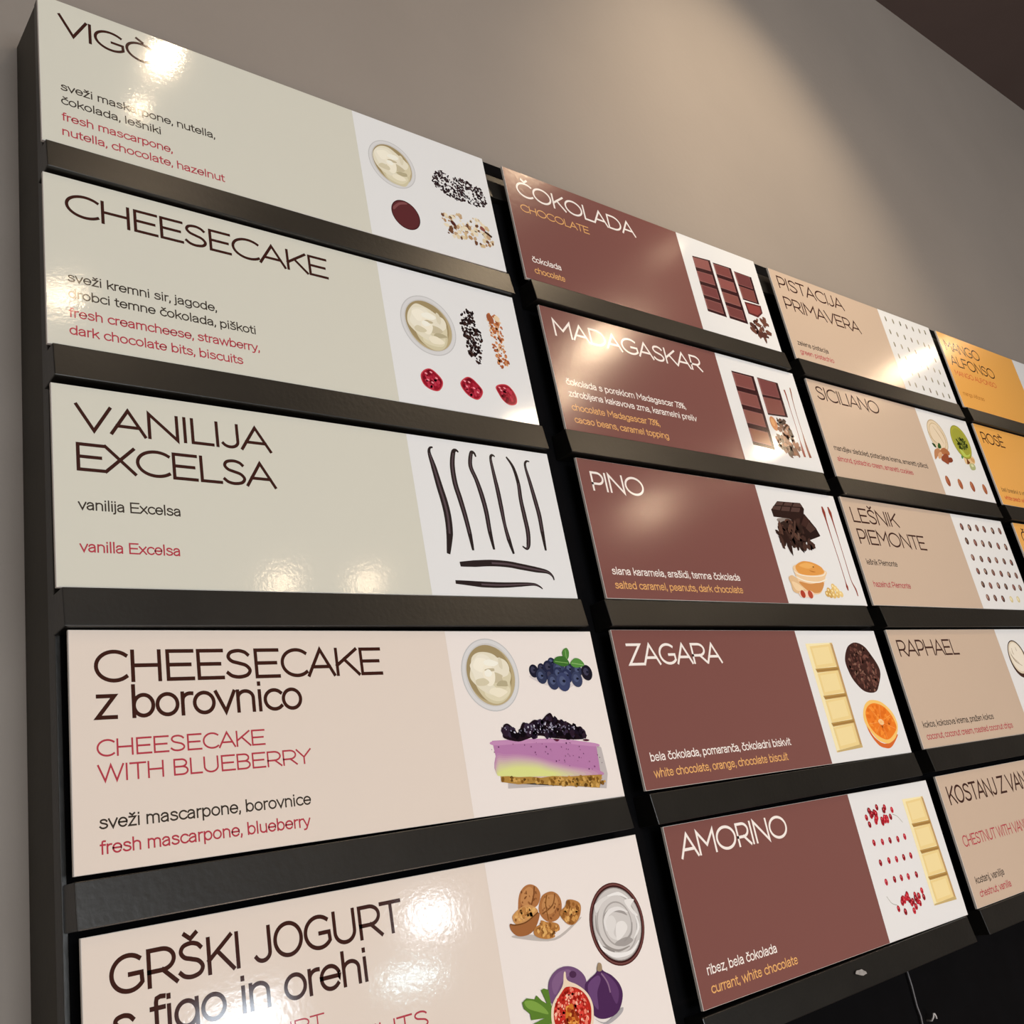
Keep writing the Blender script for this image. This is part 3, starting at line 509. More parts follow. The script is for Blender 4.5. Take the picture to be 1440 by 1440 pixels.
((0,3), 0.0033, -0.57, -0.00586, 'blush', 'cream sign reading CHEESECAKE z borovnico with purple cake slice', [['title_lettering','CHEESECAKE',16.4,249.6,37,22.9,'#3a1e18','sans',0.12,None],['title_lettering','z borovnico',16.4,172.5,61.8,22.9,'#3a1e18','sans',0.12,None],['subtitle_lettering','CHEESECAKE',16.4,138.5,86.2,11.5,'#ac3c48','sans',0.11,None],['subtitle_lettering','WITH BLUEBERRY',16.4,175.2,102.4,11.3,'#ac3c48','sans',0.11,None],['description_lettering','sveži mascarpone, borovnice',16.4,170.9,131.8,8.6,'#3b332c','body',0.13,None],['translation_lettering','fresh mascarpone, blueberry',16.4,168.8,147.2,8.6,'#ac3c48','body',0.13,None]], [['bowl_picture',None,[['e','#bdbbba',[363.4,39.7],32.8,32.8,0],['e','#d2d0cf',[363.4,39.7],31.8,31.8,0],['e','#c6c3c0',[363.4,39.7],28.5,28.5,0],['e','#b5a47e',[364.1,40.4],26.9,26.9,0],['e','#9c8a64',[362.1,38.4],25.6,25.6,0]]],['cream_picture','bowl_picture',[['b','#cdc3a2',[[384.1,46.6],[382.8,56.1],[375,63.2],[365.5,65.9],[356.1,63.5],[349,57.1],[344.2,46.6],[347.7,36.5],[354.9,28.9],[365.5,26],[375.3,28.8],[383.6,36.6]]],['b','#dad1b4',[[382.8,53.5],[379.8,58.6],[371.4,63.2],[362.2,63],[353.9,58.6],[353,53.5],[354,47.7],[362.5,44.6],[371.5,44.6],[378.6,48]]],['b','#dfd7c0',[[381.3,37.6],[378.2,47.3],[372.2,52.7],[362.4,58],[352.9,54.8],[346.2,50.1],[339.5,42.1],[341.8,33],[345,23.9],[352.5,19.7],[362.5,19.5],[371,22.1],[377.1,28.4]]],['b','#d3c9aa',[[386.8,40.4],[383.6,47.6],[377.5,53.5],[369.8,53.1],[363.2,48],[359.9,40.4],[363.6,31.8],[370,29],[377.9,28],[383.5,33.4]]],['b','#e6dfcc',[[369.7,34.9],[366.3,42.3],[361.7,46],[353.9,47.2],[346.2,45.9],[343.4,38.4],[341.3,31],[347.6,25.4],[353.7,21.1],[361.2,22.1],[366.9,26.9]]],['b','#e3dbc6',[[386.1,34.2],[383.3,40.3],[375.7,42.7],[367.5,42.3],[363.5,37.4],[361.1,31.3],[368.3,26.2],[376,24.7],[383.4,27.9]]],['b','#eee7d4',[[363,30.7],[361.9,35],[356.1,37.7],[349.6,36.5],[345,33],[346.4,28.4],[350.2,24.9],[356,24.7],[360.7,26.2]]],['b','#c2b698',[[375.7,43.1],[375.5,46.3],[367.5,47.2],[358.9,45.9],[356.8,43.1],[359.6,39.9],[367.5,37.7],[376.3,40.7]]],['b','#b0a585',[[380.8,48.7],[380.2,50.7],[373.5,50.6],[368.1,50],[369.1,47.7],[373.6,45.5],[379.8,46]]],['b','#ece4cf',[[368.1,40.4],[366.5,46.1],[362.6,49.6],[357.6,49.3],[355.2,43.5],[354.5,36.4],[357.8,31],[362.6,29.4],[366.7,34.5]]],['b','#cfc5a8',[[360,46.6],[355.4,49.2],[349.7,49.5],[345.5,48.6],[345.2,44.5],[350.2,43],[355.6,43]]],['b','#f2ecdc',[[374.2,29.4],[369.2,32.3],[363.4,31.9],[358.4,30.8],[357.6,27.8],[363.2,26.1],[369,27.1]]],['b','#e9e0c8',[[379.2,55.5],[375.4,58],[368.9,60.2],[363.3,58.7],[358,55.5],[361.6,52.1],[368.9,51.8],[374.3,53]]],['b','#bdb092',[[368.3,35.6],[367.3,36.8],[360.5,36.8],[356.7,35.6],[361.1,34.3],[367.6,34.3]]],['b','#d8cfb6',[[378.7,29.4],[377.7,35.2],[374.8,33],[374.5,29.4],[375.2,24.9],[377.7,25]]],['b','#f3eddd',[[365.1,38.3],[362.5,41.3],[357.6,41.3],[356.2,38.3],[357.7,36.2],[361.9,35]]]]],['blueberries_picture',None,[['b','#cfc6c4',[[410,41.4],[420.9,49.1],[432.9,52.6],[448,56.3],[460.6,53.5],[479.2,46.4],[487.5,44.4],[458.1,40.4]]],['e','#1d1d2e',[415.5,37.7],5.89,6.2,0],['e','#3d3c50',[414.6,36.6],2.79,3.1,0],['e','#171a2c',[416.2,37],1.364,0.992,0],['e','#22233a',[425.6,35.6],4.75,5,0],['e','#3d3c50',[424.8,34.6],2.25,2.5,0],['e','#171a2c',[426.4,35],1.1,0.8,0],['e','#2a2d46',[439.9,30.9],5.225,5.5,0],['e','#4d5675',[439,29.8],2.475,2.75,0],['e','#171a2c',[440.6,30.2],1.21,0.88,0],['e','#23263e',[434.7,35.1],6.65,7,0],['e','#3d3c50',[433.8,34],3.15,3.5,0],['e','#171a2c',[435.5,34.4],1.54,1.12,0],['e','#30364f',[423.8,43],6.65,7,0],['e','#4d5675',[422.9,42],3.15,3.5,0],['e','#171a2c',[424.5,42.4],1.54,1.12,0],['e','#242842',[434.7,42.6],5.7,6,0],['e','#3d3c50',[433.8,41.5],2.7,3,0],['e','#171a2c',[435.5,41.9],1.32,0.96,0],['e','#39415e',[447.9,37],7.6,8,0],['e','#4d5675',[447,35.9],3.6,4,0],['e','#171a2c',[448.6,36.3],1.76,1.28,0],['e','#2d3350',[445.3,41.2],6.175,6.5,0],['e','#4d5675',[444.4,40.1],2.925,3.25,0],['e','#171a2c',[446.1,40.6],1.43,1.04,0],['e','#2b3048',[461.1,37.8],6.175,6.5,0],['e','#4d5675',[460.2,36.7],2.925,3.25,0],['e','#171a2c',[461.9,37.1],1.43,1.04,0],['e','#30364f',[471.5,38.5],5.7,6,0],['e','#4d5675',[470.6,37.4],2.7,3,0],['e','#171a2c',[472.3,37.9],1.32,0.96,0],['e','#2b3150',[455.8,43.6],6.65,7,0],['e','#4d5675',[454.9,42.5],3.15,3.5,0],['e','#171a2c',[456.5,43],1.54,1.12,0],['e','#343a56',[437.1,48.5],7.125,7.5,0],['e','#4d5675',[436.3,47.4],3.375,3.75,0],['e','#171a2c',[437.9,47.9],1.65,1.2,0],['e','#3a4163',[449.9,48.9],8.55,9,0],['e','#4d5675',[449,47.8],4.05,4.5,0],['e','#171a2c',[450.7,48.2],1.98,1.44,0],['e','#39405c',[468.1,47],7.125,7.5,0],['e','#4d5675',[467.2,45.9],3.375,3.75,0],['e','#171a2c',[468.9,46.4],1.65,1.2,0],['e','#1c1a26',[483.1,41],7.22,7.6,0],['e','#3d3c50',[482.1,39.9],3.42,3.8,0],['e','#171a2c',[483.9,40.4],1.672,1.216,0]]],['mint_leaf_picture','blueberries_picture',[['b','#4f7f3a',[[458.9,17.4],[462.9,16.6],[464.7,20.3],[462.8,25.8],[459.2,27.9],[455.7,24],[456,20.2]]],['b','#3d6b2e',[[441.8,29.3],[447.3,25],[456.3,24.6],[461.3,28.5],[461.8,32.3],[453.8,34.4],[445.5,32]]],['b','#558a40',[[463.6,31.3],[470.9,26.6],[478.1,28.2],[481.8,33.5],[474.6,35.6],[467.1,35.2]]],['s','#86b068',[[460.2,18.6],[459.5,26.8]],0.7],['s','#7ba55c',[[444,29.3],[460.6,31.2]],0.7],['s','#8fb872',[[465.1,31.3],[480.5,33.4]],0.7]]],['cake_slice_picture',None,[['p','#b8b0ae',[[361.7,133.7],[478.1,148.7],[483.4,135.9],[482.1,111.9],[477,108.4],[466.9,143.6],[360.8,138.1]]],['p','#b078a4',[[351.9,97.2],[387,98],[421,99.6],[448.8,102.9],[476.4,107.9],[474.3,136.2],[419.8,131.5],[354.8,127.5]]],['b','#bd88b0',[[352.4,97.7],[386.9,98.5],[427.8,100.6],[475.1,107.3],[474.9,110.4],[426.9,103.9],[386.1,101.9],[353.6,101.2]]],['b','#b582a6',[[353.8,109.3],[364.6,109.6],[378.8,110.3],[399.4,114],[419.9,120.2],[442.5,125.9],[473.5,132.2],[473.6,136.9],[419.4,132.9],[355.1,127.4]]],['b','#bb8fa8',[[354,111.1],[364.2,111.2],[378.5,111.7],[399.1,115.2],[418.3,121],[439.4,126.4],[466.4,132.2],[466.3,136.3],[417.7,132.7],[355.1,127.4]]],['b','#c09caa',[[354.2,113],[363.8,112.8],[378.1,113.2],[398.8,116.5],[416.7,121.9],[436.2,126.9],[459.3,132.2],[459.1,135.7],[416,132.6],[355.1,127.4]]],['b','#c4a9a8',[[354.4,114.8],[363.5,114.4],[377.8,114.6],[398.5,117.8],[415.1,122.8],[433,127.4],[452.4,132.2],[451.9,135.1],[414.3,132.5],[355.1,127.4]]],['b','#c6b4a2',[[354.5,116.6],[363.1,116],[377.5,116],[398.2,119],[413.5,123.6],[429.9,127.9],[445.5,132.2],[444.8,134.5],[412.7,132.3],[355.1,127.4]]],['b','#c9bf9c',[[354.7,118.3],[362.8,117.6],[377.2,117.4],[397.9,120.3],[411.9,124.5],[426.7,128.4],[438.6,132.2],[437.8,133.9],[411,132.2],[355.1,127.4]]],['b','#ccc896',[[354.9,120.1],[362.4,119.2],[376.8,118.9],[397.6,121.5],[410.3,125.3],[423.6,128.9],[431.9,132.1],[430.9,133.3],[409.3,132],[355.1,127.4]]],['b','#d0d08e',[[355.1,121.9],[362.1,120.8],[376.5,120.3],[397.2,122.8],[408.7,126.2],[420.5,129.4],[425.2,132.1],[424,132.7],[407.6,131.9],[355.1,127.4]]],['b','#d2d688',[[355.3,123.7],[361.7,122.4],[376.2,121.7],[396.9,124.1],[407.1,127],[417.4,129.9],[418.5,132.1],[417.1,132.1],[405.9,131.7],[355.1,127.4]]],['r',['#5a2a52','#7a3f6c','#8e5c7e'],46,0.6,1.3,[[353.9,99.8],[475.2,109.4],[473.4,134],[435.4,125.9],[396.7,113.9],[355.1,111.8]],1.1]]],['biscuit_base_picture','cake_slice_picture',[['p','#a8803e',[[354.8,127.5],[363,127.9],[374.3,129.8],[387.3,130.5],[400.3,132.4],[414.1,132.2],[433.2,134.3],[450.2,134.9],[475.8,136.1],[469.1,147.4],[444.9,143.9],[417.4,140.7],[391.3,136.4],[372.9,135.7],[354.4,132.1]]],['r',['#7d5622','#c79c55','#8f6a2e','#b98a40','#5f421c'],130,1.2,3.2,[[356.4,129],[405.4,133.7],[473,138.1],[468.1,145.8],[417.7,139.7],[391.4,135.7],[356.5,131.4]],1.4]]],['berry_topping_picture','cake_slice_picture',[['b','#1c1018',[[367.5,85],[373,83.8],[379.7,89.1],[383,92.3],[390.4,83.8],[396.8,85.1],[404.4,82],[412.5,82.9],[420.7,78.2],[426,77],[429.1,81.7],[436.3,84.2],[445.8,86.7],[453.4,91.3],[460.8,91.2],[463.9,97.1],[462.2,102.3],[448.9,102.4],[436.2,101.1],[421.1,99.1],[406.5,96.2],[392.3,98.3],[381.2,99.8],[366.3,96.2],[365.4,91.3]]],['r',['#0d080e','#2a1c2a','#1a1220','#33283a'],90,3,6,[[368.2,87.5],[389.4,87.7],[424.4,80.4],[445.3,88.8],[462.7,95],[459.4,101.6],[421.5,97.7],[387.4,96.5],[366.6,94.7]],1.1],['r',['#c9c6d2','#8d8a9c','#6a6478'],75,0.5,1.5,[[368.4,86.5],[380.6,91.2],[403.8,84.5],[423.1,85.5],[445.5,87.8],[451.4,93.3],[429.5,94.1],[393.4,93.9],[369.1,89.5]],2],['b','#5d1f38',[[423.6,100.3],[430.5,101.1],[427.2,102.8]]],['e','#4a1a2c',[464,103.9],4,1,5]]]]),
((0,4), 0.0052, -0.7639, -0.0028, 'blush', 'cream sign reading GRŠKI JOGURT with figs and walnuts', [['title_lettering','GRŠKI JOGURT',16.4,234.2,36.4,22.9,'#3a1e18','sans',0.12,None],['title_lettering','s figo in orehi',16.4,198.6,63.6,22.9,'#3a1e18','sans',0.12,None],['subtitle_lettering','GREEK YOGURT',16.4,160.6,84.3,9,'#ac3c48','sans',0.11,None],['subtitle_lettering','WITH FIGS AND NUTS',16.4,245.1,102.5,11.5,'#ac3c48','sans',0.11,None]], [['walnut_picture',None,[['b','#b9b0aa',[[335.9,57.7],[356,60.4],[379.6,67.1],[411.4,56.8],[407.9,59.7],[379.1,68.8],[341.2,60.8]]],['b','#a86f42',[[346.9,36.5],[350.4,28.4],[357.1,23.7],[364.2,23.2],[370.4,26.5],[372.6,32.7],[367.6,39.8],[358.2,41.8],[347.3,40.9]]],['b','#bb8452',[[350.1,34.4],[353.6,28],[361.3,24.7],[365.5,28],[362.1,36.3],[354.1,38.5]]],['s','#6f4222',[[367.5,25.2],[365.3,31.5],[360.9,38.7]],1.3],['r',['#7a4a28','#8e5a34'],18,0.6,1.8,[[352.2,26],[370,30.5],[365.4,38.6],[349.3,37.8]],2.5]]],['walnut_picture',None,[['b','#a66e40',[[369.8,38.4],[375.1,33.1],[385.1,31.9],[392,35.7],[394.1,42.3],[391.4,49.9],[385.6,54.2],[376.5,54.4],[370.1,49.9],[367.7,44.2]]],['b','#b98350',[[371.9,40.5],[377.8,34.8],[386.9,34.9],[390.3,41.7],[382,48.3],[373.4,46.9]]],['s','#74481f',[[379.4,33.7],[376.2,41.2],[376.4,52.7]],1],['s','#7a4c28',[[388.4,34.2],[383.6,42.4],[370.7,47.3]],1.2],['r',['#7a4a28','#8e5a34'],20,0.6,1.8,[[374,34.7],[392.3,39.3],[386.3,51.7],[371.5,49.2]],2.5]]],['walnut_picture',None,[['b','#9a6238',[[334.7,49.1],[340.1,50.4],[352.4,50.3],[366.1,45.7],[367.2,48.5],[360.9,56.1],[352.5,59.8],[341.6,59.1],[335.5,54.3]]],['b','#c48f58',[[338.5,44.6],[343.7,40.7],[353,37.9],[360.3,38.7],[366.6,43.6],[363.2,47],[351.2,50.1],[341.4,50.2]]],['r',['#d8a866','#b37c44','#8a5a2c','#cf9a58'],46,1.4,3.6,[[341.4,45.1],[348.5,41.1],[359.9,40.3],[362.6,44.3],[351.6,48.5],[342.9,48.7]],1.4],['s','#6f4420',[[335,49.1],[341.3,50.6],[352.4,50.2],[366.5,45.1]],1]]],['walnut_picture',None,[['b','#b07840',[[360.3,56],[366.3,54.4],[368.3,51.7],[374.1,54],[380.2,55.1],[386,57.8],[386.1,62.2],[379.4,62.8],[379.8,66.3],[370.8,66.4],[361.5,63.5],[358,59.9]]],['r',['#c8914f','#9a6634','#d9a762','#84552a'],40,1.3,3.4,[[361.9,57.1],[370.2,54.2],[384.3,59.3],[377.5,65.1],[363,62.5]],1.4]]],['walnut_picture',None,[['b','#aa7440',[[389.5,49.6],[397.2,45.5],[401.1,41.1],[410,43],[414.8,47.4],[411.9,55],[405.1,60.2],[398.4,60.3],[392.9,56.3]]],['r',['#c8914f','#8f5c2c','#d9a762','#7c4e26'],46,1.3,3.4,[[392,50],[400.5,43.3],[411.8,46],[409.1,55.5],[400,59.3],[394.6,54.8]],1.4]]],['yogurt_bowl_picture',None,[['e','#4c2624',[454.1,68.7],33.2,33.2,0],['e','#6e4440',[454.1,68.7],32.2,32.2,0],['e','#3a1c1c',[454.1,68.7],30.88,30.88,0],['e','#8f8884',[454.1,68.7],29.38,29.38,0]]],['yogurt_picture','yogurt_bowl_picture',[['e','#c4bfbb',[454.1,68.7],28.55,28.55,0],['e','#aaa4a0',[454.1,68.7],24.57,24.57,0],['e','#cbc6c2',[454.1,68.7],23.24,23.24,0],['e','#a59f9b',[454.1,68.7],17.93,17.93,0],['e','#c9c4c0',[454.1,68.7],16.6,16.6,0],['b','#9b9591',[[439.5,59.6],[449.3,55.7],[461.5,58.1],[468.2,64.4],[460.5,61.2],[449.7,59],[440.2,64.3]]],['b','#d8d4d0',[[440.2,64.3],[449,61.2],[452.8,67.3],[447.3,75.5],[451.1,81.7],[441.4,76.3]]],['b','#e0dcd8',[[452.2,69.1],[461.2,67.8],[465.3,73.2],[459.3,78.6],[449.7,81.4]]],['b','#9e9894',[[451.1,81.7],[462.8,81],[468.8,84.8],[457.8,87.4],[446,84.4]]],['b','#8e8884',[[431.2,82.6],[440.9,87],[444.2,89.9],[435.4,86.9]]],['b','#e2deda',[[467.8,52.1],[480,53.1],[474.7,57.9],[480.8,66.5],[474.4,63.5]]],['b','#d6d2ce',[[431.2,50],[443.8,45.6],[455.3,45.5],[441.1,49.8],[432.1,56.6]]],['s','#e6e3e0',[[427.2,77.4],[431.7,85.3],[444.9,92.3],[463.3,93],[475.8,86.1]],[1,3,4,3,1]],['s','#938d88',[[430.8,74.5],[436.4,83.5],[448.7,89.4],[463.3,88.4]],[0.6,1.6,2,0.8]],['s','#dedad7',[[439.8,72.4],[439.6,64.2],[447.1,58.1],[458.8,57.2],[469.1,61.7]],[1,3,4,3,1]],['s','#99938f',[[472,70.6],[467.8,79.1],[457.6,83.7]],[0.8,2,0.8]],['s','#e4e1de',[[477.2,64],[478.6,75.4],[470.8,83.3]],[1,3,1]],['s','#9d9793',[[430.2,58.1],[428.4,68.6],[431.6,76.4]],[0.6,1.8,0.6]],['s','#e6e3e0',[[448.2,45.3],[462.5,45.6],[472.5,51]],[1,3,1]]]],['fig_picture',None,[['b','#6d4d72',[[363.1,100.5],[367.9,93.9],[377.3,89.9],[388.7,90.2],[399.1,95],[404.8,102.9],[401.2,110.8],[378.9,116.2],[362.5,111.9]]],['b','#7d5c80',[[367.3,98.8],[375.2,92.8],[386.9,92.2],[389.8,95.7],[378.3,100.2],[368.7,107.5]]],['e','#4a2c4a',[391.4,96.9],4,2.6,10]]],['fig_picture',None,[['b','#a5a0a2',[[406.5,133],[418.3,138.1],[439.4,131.6],[436.6,136.1],[419,140]]],['b','#4a2a52',[[401.9,108.3],[408.4,104.1],[418.2,100.4],[422,94.6],[425.1,95.6],[425.7,100.5],[434.9,106.3],[442,114.7],[442.7,123.6],[434.8,133.2],[423,135.8],[410.3,133.4],[402.4,124.6]]],['b','#664470',[[406.1,107.5],[418.1,103],[421,107],[414.5,115.2],[412.1,127.5],[405.7,117.7]]],['b','#5d3b66',[[425.1,102.6],[435.2,109.9],[439.1,119.4],[433.7,127.8],[429,116.4]]],['s','#8a6a86',[[423.1,102.2],[428.2,110.2],[429.2,118.2]],1.4],['b','#9a8468',[[419.1,98.8],[422.1,94.3],[425.2,95.4],[424.8,99.9],[421.6,100.6]]]]],['fig_leaf_picture',None,[['p','#587a2e',[[333.7,105.9],[339,103.8],[346.9,106.2],[349.3,103.8],[353.6,108.4],[358.8,112],[354.8,101.3],[358.1,100.7],[362.5,102.5],[362.7,116.1],[359.9,126.5],[342.2,124.5],[341.5,122.4],[353.9,121.1],[339.8,119.6],[339.8,115.2],[334.4,110.4]]],['b','#7a9c44',[[336.2,105.6],[345.4,107.1],[354.7,113.6],[358.1,119.2],[348.1,115.4],[338.5,110.9]]]]],['cut_fig_picture',None,[['b','#e3cdb4',[[381.8,94.2],[383.9,93.7],[384.2,99.7],[393.7,105],[402.2,111.8],[406.5,119.5],[406.6,127.1],[401.8,137.8],[384.8,140.6],[368.2,136.8],[360.5,128.6],[361.7,117.5],[366.5,111.1],[374.9,105.4],[379.2,101.2]]],['b','#b02a20',[[382.2,104.4],[393,107.4],[400.5,113.2],[404.2,120.7],[403.7,128.2],[398.7,137.1],[384.3,138],[370,134.8],[363.3,127.6],[364,118.8],[368.6,112.4],[375.7,107.2]]],['r',['#d8443a','#e6806a','#8e1a14','#f0b49a','#c83228'],210,1.2,2.8,[[381.9,105.6],[399,113.7],[402.2,125.3],[396.3,136.6],[374,134.1],[365.3,124.8],[368.2,114]],1.3],['b','#c8742e',[[378.3,118.6],[385,117.5],[385.6,124.3],[389.3,129.2],[384.9,135.7],[374.2,133.3],[374.9,126.1]]],['r',['#e09a4a','#a4441e','#7e2412'],34,1.4,3.2,[[378.1,119.4],[385.7,119.3],[389.3,129.2],[383.7,135.4],[374.6,131.8]],1.4]]]]),
((1,0), 0.5243, 0.0013, -0.00152, 'brown', 'brown sign reading ČOKOLADA, CHOCOLATE with three milk chocolate bars', [['title_lettering','ČOKOLADA',16.4,226.4,37.2,22.9,'#f2e4dc','thin',0.118,None],['subtitle_lettering','CHOCOLATE',16.4,132.1,59.8,11,'#e0a868','thin',0.118,None],['description_lettering','čokolada',16.4,63.3,131.8,8.6,'#f2e4dc','body',0.13,None],['translation_lettering','chocolate',16.4,65.7,147.2,8.6,'#e0a868','body',0.13,None]], [['chocolate_bar_picture',None,[['p','#35171a',[[343.1,33],[383.9,29.9],[384.4,124.1],[342.7,123.3]]],['p','#8a5c58',[[343.1,34.9],[378.9,32.2],[379,49.7],[343,51.8]]],['p','#8a5550',[[345.9,35.6],[378.1,33.2],[378.1,48.4],[345.9,50.2]]],['p','#8a5c58',[[343,57.7],[379,55.9],[379.1,73.3],[342.9,74.5]]],['p','#7c4644',[[345.8,58.5],[378.2,56.9],[378.2,71.9],[345.8,73]]],['p','#8a5c58',[[342.9,80.3],[379.1,79.4],[379.2,96.7],[342.8,97]]],['p','#6f3c3c',[[345.7,81.2],[378.3,80.3],[378.3,95.3],[345.7,95.6]]],['p','#8a5c58',[[342.8,102.8],[379.2,102.7],[379.3,119.9],[342.7,119.3]]],['p','#70403e',[[345.6,103.7],[378.4,103.7],[378.4,118.5],[345.6,118]]]]],['chocolate_bar_picture',None,[['p','#35171a',[[389.6,31.7],[432.4,30.3],[433.4,124.4],[391.1,123.9]]],['p','#8a5c58',[[389.6,33.5],[427.2,32.4],[427.4,50],[389.9,50.8]]],['p','#77423f',[[392.6,34.4],[426.3,33.4],[426.5,48.6],[392.8,49.3]]],['p','#8a5c58',[[390,56.8],[427.5,56.1],[427.7,73.5],[390.3,74]]],['p','#874e4a',[[393,57.7],[426.6,57.1],[426.8,72.1],[393.2,72.5]]],['p','#8a5c58',[[390.4,80],[427.7,79.7],[427.9,97],[390.7,97]]],['p','#7e4b44',[[393.3,80.9],[426.9,80.6],[427,95.6],[393.6,95.6]]],['p','#8a5c58',[[390.8,102.9],[428,103],[428.2,120.2],[391.1,119.8]]],['p','#6f3d3b',[[393.7,103.9],[427.1,104],[427.3,118.8],[393.9,118.5]]]]],['chocolate_bar_picture',None,[['p','#35171a',[[437.8,33.6],[480.1,33.6],[479.1,81.2],[439.4,81.8]]],['p','#8a5c58',[[437.9,34.6],[475,34.6],[474.7,55.4],[438.6,55.6]]],['p','#693a3a',[[440.8,35.1],[474.1,35.1],[473.8,54.7],[441.4,54.9]]],['p','#8a5c58',[[438.7,58.8],[474.6,58.5],[474.3,79.2],[439.4,79.6]]],['p','#77443f',[[441.5,59.2],[473.8,59],[473.5,78.5],[442.1,78.9]]]]],['chocolate_piece_picture',None,[['p','#5a2a2a',[[441.2,84.7],[481.5,82.7],[480.5,95.6],[464.8,106.5],[442.4,104.8]]],['p','#85403c',[[444.1,87.3],[477.4,85.6],[476.8,95.1],[465.4,102.4],[446.3,102]]]]],['chocolate_shavings_picture',None,[['r',['#54332c','#6b4438','#43251f'],24,3,8,[[443.7,114.4],[461.4,107.9],[481.5,106.1],[486.1,119.8],[480.6,134.2],[470,141.6],[449.2,140.6],[442.1,129.1]],3]]]]),
((1,1), 0.5341, -0.1899, 0.00048, 'brown', 'brown sign reading MADAGASKAR with chocolate bars and cacao nibs', [['title_lettering','MADAGASKAR',16.4,281.8,37.2,22.9,'#f2e4dc','thin',0.118,None],['description_lettering','čokolada s poreklom Madagascar 73%,',16.4,223.6,99.8,8.6,'#f2e4dc','body',0.13,None],['description_lettering','zdrobljena kakavova zrna, karamelni preliv',16.4,239.7,114.6,8.6,'#f2e4dc','body',0.13,None],['translation_lettering','chocolate Madagascar 73%,',16.4,163.6,131.8,8.6,'#e0a868','body',0.13,None],['translation_lettering','cacao beans, caramel topping',16.4,174.3,147.2,8.6,'#e0a868','body',0.13,None]], [['chocolate_bar_picture',None,[['p','#35171a',[[346.5,22.8],[396.5,23],[395.3,134.8],[347.3,132.6]]],['p','#8a5c58',[[346.6,25.1],[390.4,25.3],[390.2,46.3],[346.7,45.8]]],['p','#7a4743',[[350,26.2],[389.3,26.4],[389.2,44.6],[350.1,44.2]]],['p','#8a5c58',[[346.8,53],[390.1,53.7],[390,74.5],[346.9,73.5]]],['p','#7d4b46',[[350.2,54.2],[389.1,54.8],[389,72.8],[350.3,71.9]]],['p','#8a5c58',[[347,80.6],[389.9,81.7],[389.7,102.2],[347.1,100.8]]],['p','#84544a',[[350.3,81.8],[388.9,82.8],[388.8,100.5],[350.4,99.3]]],['p','#8a5c58',[[347.2,107.9],[389.7,109.4],[389.5,129.6],[347.3,127.8]]],['p','#8a5c48',[[350.5,109.1],[388.7,110.4],[388.5,128],[350.6,126.3]]]]],['chocolate_bar_picture',None,[['p','#35171a',[[403.9,22.9],[452.4,23.8],[451.8,78.1],[403.6,80.9]]],['p','#8a5c58',[[403.9,24.1],[446.5,24.8],[446.2,48.8],[403.8,49.5]]],['p','#734140',[[407.2,24.7],[445.5,25.4],[445.2,48],[407.1,48.6]]],['p','#8a5c58',[[403.7,53.3],[446.2,52.3],[445.9,76],[403.6,78.3]]],['p','#7c4b44',[[407,53.8],[445.2,52.9],[445,75.2],[406.9,77.3]]]]],['cacao_bean_picture',None,[['e','#b87a4e',[411.2,93],8,11,-10],['e','#cf9a68',[410,91.4],4,6,-10]]],['cacao_nibs_picture',None,[['r',['#3a241d','#54362b','#2a1812','#6d4a3a','#8a5b44'],120,2.4,7,[[420.7,86.2],[437.4,82.6],[443.4,90.3],[450.8,99],[445.7,114.2],[457,118.8],[449.8,134.2],[429.1,137.8],[415.4,131.2],[405.3,120.6],[416.6,103.7]],2]]],['caramel_sauce_picture',None,[['s','#8e4a3c',[[463.9,32.6],[464.8,41.3],[464.6,65],[464.8,89.8],[464.1,111.9],[463.4,127.7],[463.7,137.3]],[4,3,1.2,1.2,1.6,6,5]]]],['caramel_sauce_picture',None,[['s','#8e5a48',[[480.7,26.6],[480,33.7],[477.7,49.3],[476.4,73.2],[476.5,98],[476.2,121.3],[477.6,136.9]],[2.4,3,1.6,1.2,1.4,5,6]]]]]),
